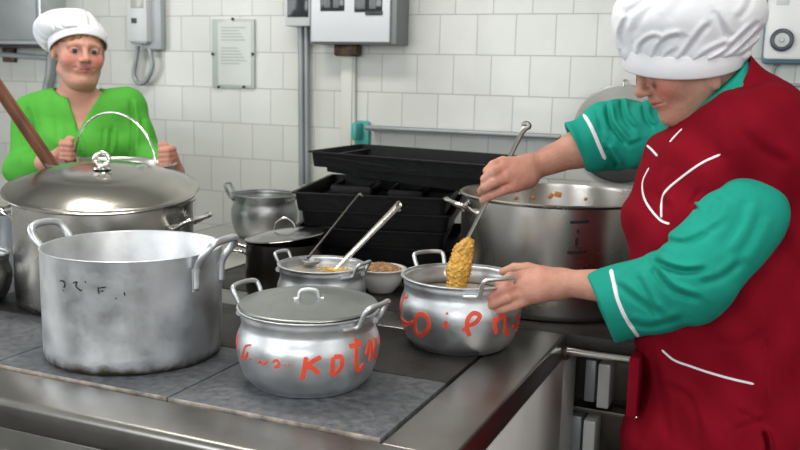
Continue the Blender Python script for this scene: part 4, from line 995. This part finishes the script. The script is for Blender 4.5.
# piping and collar, sewn on the cloth
obj('button_panel', bx((-.011, -.10, -.065), (.011, .10, .065), .005), VESTM, vs_o).location += W(K(640, 374, 1.87))
bv = bvh_of(vs_o)
for pth in ([(647, 145.5), (652, 150), (657.5, 156)], [(649, 168), (642.5, 183), (645.5, 201), (659, 219), (669.5, 224)], [(720.5, 154.5), (701, 163.5), (680, 178.5), (665, 192), (661.5, 204), (661.5, 217.5)], [(662, 350), (674, 360), (690, 366), (709, 372.5), (732, 379), (754, 384)], [(670, 142), (676, 135), (682, 129)]):
    bm = bmesh.new(); ribbon(bm, bv, pth, .0025, lift=.0006, thick=.0006); obj('white_piping', bm, PIPING, vs_o)
us = sdfpart('shirt_collar', undershirt, (.50, 1.72, 1.25), (.84, 2.02, 1.60), .003, TEALC, pr_); us['label'] = 'turquoise collar of the shirt'
for (x, y) in ((637, 372), (636, 417)):
    d = W(ray(x, y)).normalized(); hit = bv.ray_cast(Vector((0, 0, CZ)), d)
    if hit[0] is not None: obj('snap_button', lathe([(.0045, 0), (.004, .0015), (0, .002)], hit[0], 16, M=hit[1].to_track_quat('Z', 'Y').to_matrix().to_4x4()), CHROME, vs_o)
bv = bvh_of(slL); bm = bmesh.new(); ribbon(bm, bv, [(611, 270), (614, 283), (618, 300), (626, 318), (638, 336)], .0048, lift=.0012); obj('white_band', bm, PIPING, slL)
bv = bvh_of(slR); bm = bmesh.new(); ribbon(bm, bv, [(580, 110), (588, 121), (594, 133), (599, 145), (605, 159)], .0048, lift=.0012); obj('white_band', bm, PIPING, slR)
hat('cap', K(683, 66, 1.88), (-1, -.12, -.14), (-.12, -.24, 1), .121, .104, .044, 1.05, .06, pr_, shift=(-.012, 0), sag=.0, nf=13, seed=5, crown=False)
HCR = [([(625, 50), (621, 34), (628, 16)], 2.6, .010), ([(641, 57), (642, 46), (652, 39), (660, 40)], 2.4, .009), ([(656, 62), (659, 49), (668, 40), (682, 37)], 2.8, .011), ([(678, 66), (688, 52), (701, 34), (710, 24)], 2.8, .010),
       ([(694, 67), (707, 55), (730, 44)], 2.6, .008), ([(709, 65), (728, 52), (757, 24)], 2.6, .011), ([(719, 64), (740, 51), (764, 28)], 2.4, .010), ([(730, 61), (746, 53), (766, 38)], 2.2, .008),
       ([(712, 10), (720, 24), (727, 38)], 3.6, .007), ([(625, 14), (639, 6), (654, -4)], 3.5, .007), ([(634, 34), (640, 20), (654, 6)], 4., .006), ([(738, 20), (748, 8), (752, -6)], 3.5, .006), ([(668, 20), (676, 8), (690, -4)], 5., .004), ([(664, 64), (668, 56), (676, 50)], 2.0, .006)]
def crownf(P):
    c = K(690, 12, 1.88); q = P - A3(c); u = np.array((.10, .24, -.0), F32)
    d = ell(P, K(690, 14, 1.875), (.150, .138, .090))
    d = smin(d, ell(P, K(672, 22, 1.865), (.110, .12, .064)), .04)
    d = smin(d, ell(P, K(684, 52, 1.88), (.124, .110, .050)), .045)
    th = np.arctan2(q[:, 1], q[:, 0]); low = np.clip((c.z + .02 - P[:, 2])/.06, 0, 1)*np.clip((P[:, 1]-1.80)/.06, 0, 1)
    d = d + .005*np.sin(th*15+1.5*np.sin(th*3))*low + .52*pcrease(P, HCR, 1.90)
    d = smax(d, (K(684, 63, 1.88).z - P[:, 2]) - .10*(P[:, 0]-c.x)*-1*.0 + .24*(P[:, 1]-1.88), .004)
    return d
cr = sdfpart('cap_crown', crownf, (.40, 1.68, 1.44), (.86, 2.06, 1.80), .0026, HATM, pr_)
tr = sdfpart('dark_trousers', lambda P: smin(cap(P, (.72, 1.77, .70), (.70, 1.76, .09), .11, .065), cap(P, (.72, 1.93, .70), (.70, 1.94, .09), .11, .065), .02), (.5, 1.6, .04), (.9, 2.1, .85), .008, TROUS, pr_)
for yy in (1.76, 1.94): sdfpart('shoe', lambda P: smax(smin(ell(P, (.66, yy, .045), (.12, .045, .05)), cap(P, (.72, yy, .05), (.71, yy, .10), .045, .05), .03), -P[:, 2]+.001, .004), (.5, yy-.08, -.01), (.82, yy+.08, .17), .006, SHOE, pr_)

# ---------------------------------------------------------------- cook in green
H2 = K(79, 52, 3.20); R2 = frame((.52, -.85, -.03), (.05, 0, 1)); S2 = 1.03
pg = person('person', (-1.15, 3.24), 'person in a bright green top and white cap standing behind the lidded stockpot')
sl, sr = K(35, 113, 3.22), K(126, 107, 3.24); el_, er_ = K(23, 170, 3.17), K(146, 160, 3.20); wl, wr = K(54, 160, 3.02), K(176, 172, 3.04)
def hand2(P, w_, k, dx):
    d = cap(P, w_, k, .027, .026)
    for i, (ox, oz) in enumerate(((.0, .024), (.0, .008), (.0, -.008), (.0, -.023))):
        a = k + Vector((dx*.012, -.008, oz)); b_ = a + Vector((-dx*.012, -.026, -.002)); c_ = b_ + Vector((-dx*.020, .0, -.002)); e_ = c_ + Vector((-dx*.004, .014, 0))
        d = smin(d, chain(P, [a, b_, c_, e_], [.0125, .0115, .0105, .009], .003), .004)
    d = smin(d, chain(P, [k + Vector((0, 0, .012)), k + Vector((-dx*.014, -.012, .036)), k + Vector((-dx*.026, -.024, .038))], [.015, .0125, .0095], .004), .008)
    return d
kl, kr_ = K(67, 150, 2.99), K(170, 156, 3.00)
NK2a, NK2b = K(77, 75, 3.23), K(77, 106, 3.24)
def torso2(P, g=0.):
    d = ell(P, K(79, 140, 3.24), (.185+g, .105+g, .17+g))
    d = smin(d, ell(P, K(80, 200, 3.23), (.175+g, .12+g, .24+g)), .08)
    d = smin(d, cap(P, sl, sr, .045+g, .045+g), .06)
    d = smin(d, cap(P, K(65, 150, 3.16), K(95, 150, 3.16), .062+g), .05)
    return d
def body_green(P):
    d = headf(P, H2, R2, S2, plump=.2, zs=.92)
    d = smin(d, cap(P, NK2a, NK2b, .050, .062), .012)
    d = smin(d, torso2(P), .05)
    for a, e, w_, k, dx in ((sl, el_, wl, kl, -1), (sr, er_, wr, kr_, 1)):
        m = smin(chain(P, [a, e, w_], [.048, .040, .027], .02), hand2(P, w_, k, dx), .012); d = smin(d, m, .03)
    return d
colG = skincol((.56, .285, .21), [(H2, R2, S2, .6, .92)], [(kl, .05, .6, RED_H), (kr_, .05, .6, RED_H), (K(80, 118, 3.1), .07, .25, RED_H)], brow=(.30, .16, .10))
sdfpart('body', body_green, (-1.52, 2.88, .86), (-.66, 3.44, 1.72), .0032, SKIN, pg, colG)
eyes(H2, R2, S2, pg, look=-.15)
GCR = [([(27, 106), (33, 128), (32, 150)], 2.4, .010), ([(130, 100), (133, 125), (131, 158)], 2.4, .010), ([(112, 128), (111, 150)], 1.8, .007), ([(104, 128), (102, 152)], 1.6, .005), ([(77, 133), (80, 145), (82, 160)], 1.3, .006), ([(50, 100), (56, 118), (58, 140)], 2.5, .004), ([(141, 120), (148, 140)], 2.2, .006), ([(20, 130), (26, 150)], 2.2, .005)]
def top_green(P):
    d = torso2(P, .017)
    d = smin(d, chain(P, [sl, el_], [.062, .060], .02), .04)
    d = smin(d, chain(P, [sr, er_], [.064, .060], .02), .04)
    d = smin(d, cap(P, el_, el_.lerp(wl, .45), .062, .058), .02); d = smin(d, cap(P, er_, er_.lerp(wr, .5), .060, .056), .02)
    z = P[:, 2]; x = P[:, 0]
    d = d + .0022*np.sin(x*42+z*14+np.sin(z*20)) + .0015*np.sin(z*48+x*30) + folds(P, sl, el_, .0022, 55) + folds(P, sr, er_, .0022, 55, 2.) + pcrease(P, GCR, 3.30)
    zz = K(76, 133, 3.1).z; xc = K(76, 133, 3.1).x; wv = np.clip((z-zz)*.42, 0, .2)
    vcut = np.maximum(np.abs(x-xc-(z-zz)*.03)-wv*1.0, zz-z); vcut = np.maximum(vcut, P[:, 1]-3.26)
    d = smax(d, -vcut, .005)
    d = smax(d, -cap(P, NK2b, NK2a + Vector((0, 0, .05)), .072, .08), .006)
    d = smax(d, .70-z, .01)
    return d
gt = sdfpart('green_top', top_green, (-1.56, 2.94, .68), (-.66, 3.44, 1.48), .0042, GREENC, pg); gt['label'] = 'bright green wrap-neck top'
bv = bvh_of(gt); bm = bmesh.new(); ribbon(bm, bv, [(62, 93), (66, 108), (71, 121), (77, 133), (79, 150)], .0035, lift=.001); ribbon(bm, bv, [(92, 90), (88, 105), (83, 118), (77, 132)], .0035, lift=.001); obj('neckline_edge', bm, GREENC, gt)
def hairf(P):
    q = local(P, H2, R2, S2); d = ell(q, (-.012, 0, .026), (.1005, .081, .088))
    d = smax(d, .040 + .012*np.sin(q[:, 1]*45+.8) - q[:, 2] - .35*np.maximum(-q[:, 0]+.05, 0), .012)
    d = smax(d, q[:, 2] - .066, .006)
    return (d + .0015*np.sin(q[:, 1]*260+q[:, 2]*60))*S2
sdfpart('hair', hairf, (H2.x-.14, H2.y-.14, H2.z-.10), (H2.x+.14, H2.y+.14, H2.z+.16), .0032, HAIR, pg)
hat('cap', H2 + Vector((-.002, .003, .014)), (.42, -.90, .42), (-.24, .36, 1), 1.0*.108, .097, .034, 1.17, .104, pg, shift=(-.018, -.030), sag=.04, nf=15, seed=9)
tr = sdfpart('dark_trousers', lambda P: smin(cap(P, (-1.22, 3.24, .80), (-1.22, 3.24, .09), .10, .06), cap(P, (-1.06, 3.24, .80), (-1.06, 3.24, .09), .10, .06), .02), (-1.4, 3.1, .04), (-.9, 3.38, .92), .008, TROUS, pg)
for xx in (-1.22, -1.06): sdfpart('shoe', lambda P: smax(smin(ell(P, (xx, 3.2, .045), (.045, .12, .05)), cap(P, (xx, 3.25, .05), (xx, 3.24, .10), .045, .05), .03), -P[:, 2]+.001, .004), (xx-.08, 3.05, -.01), (xx+.08, 3.36, .17), .006, SHOE, pg)
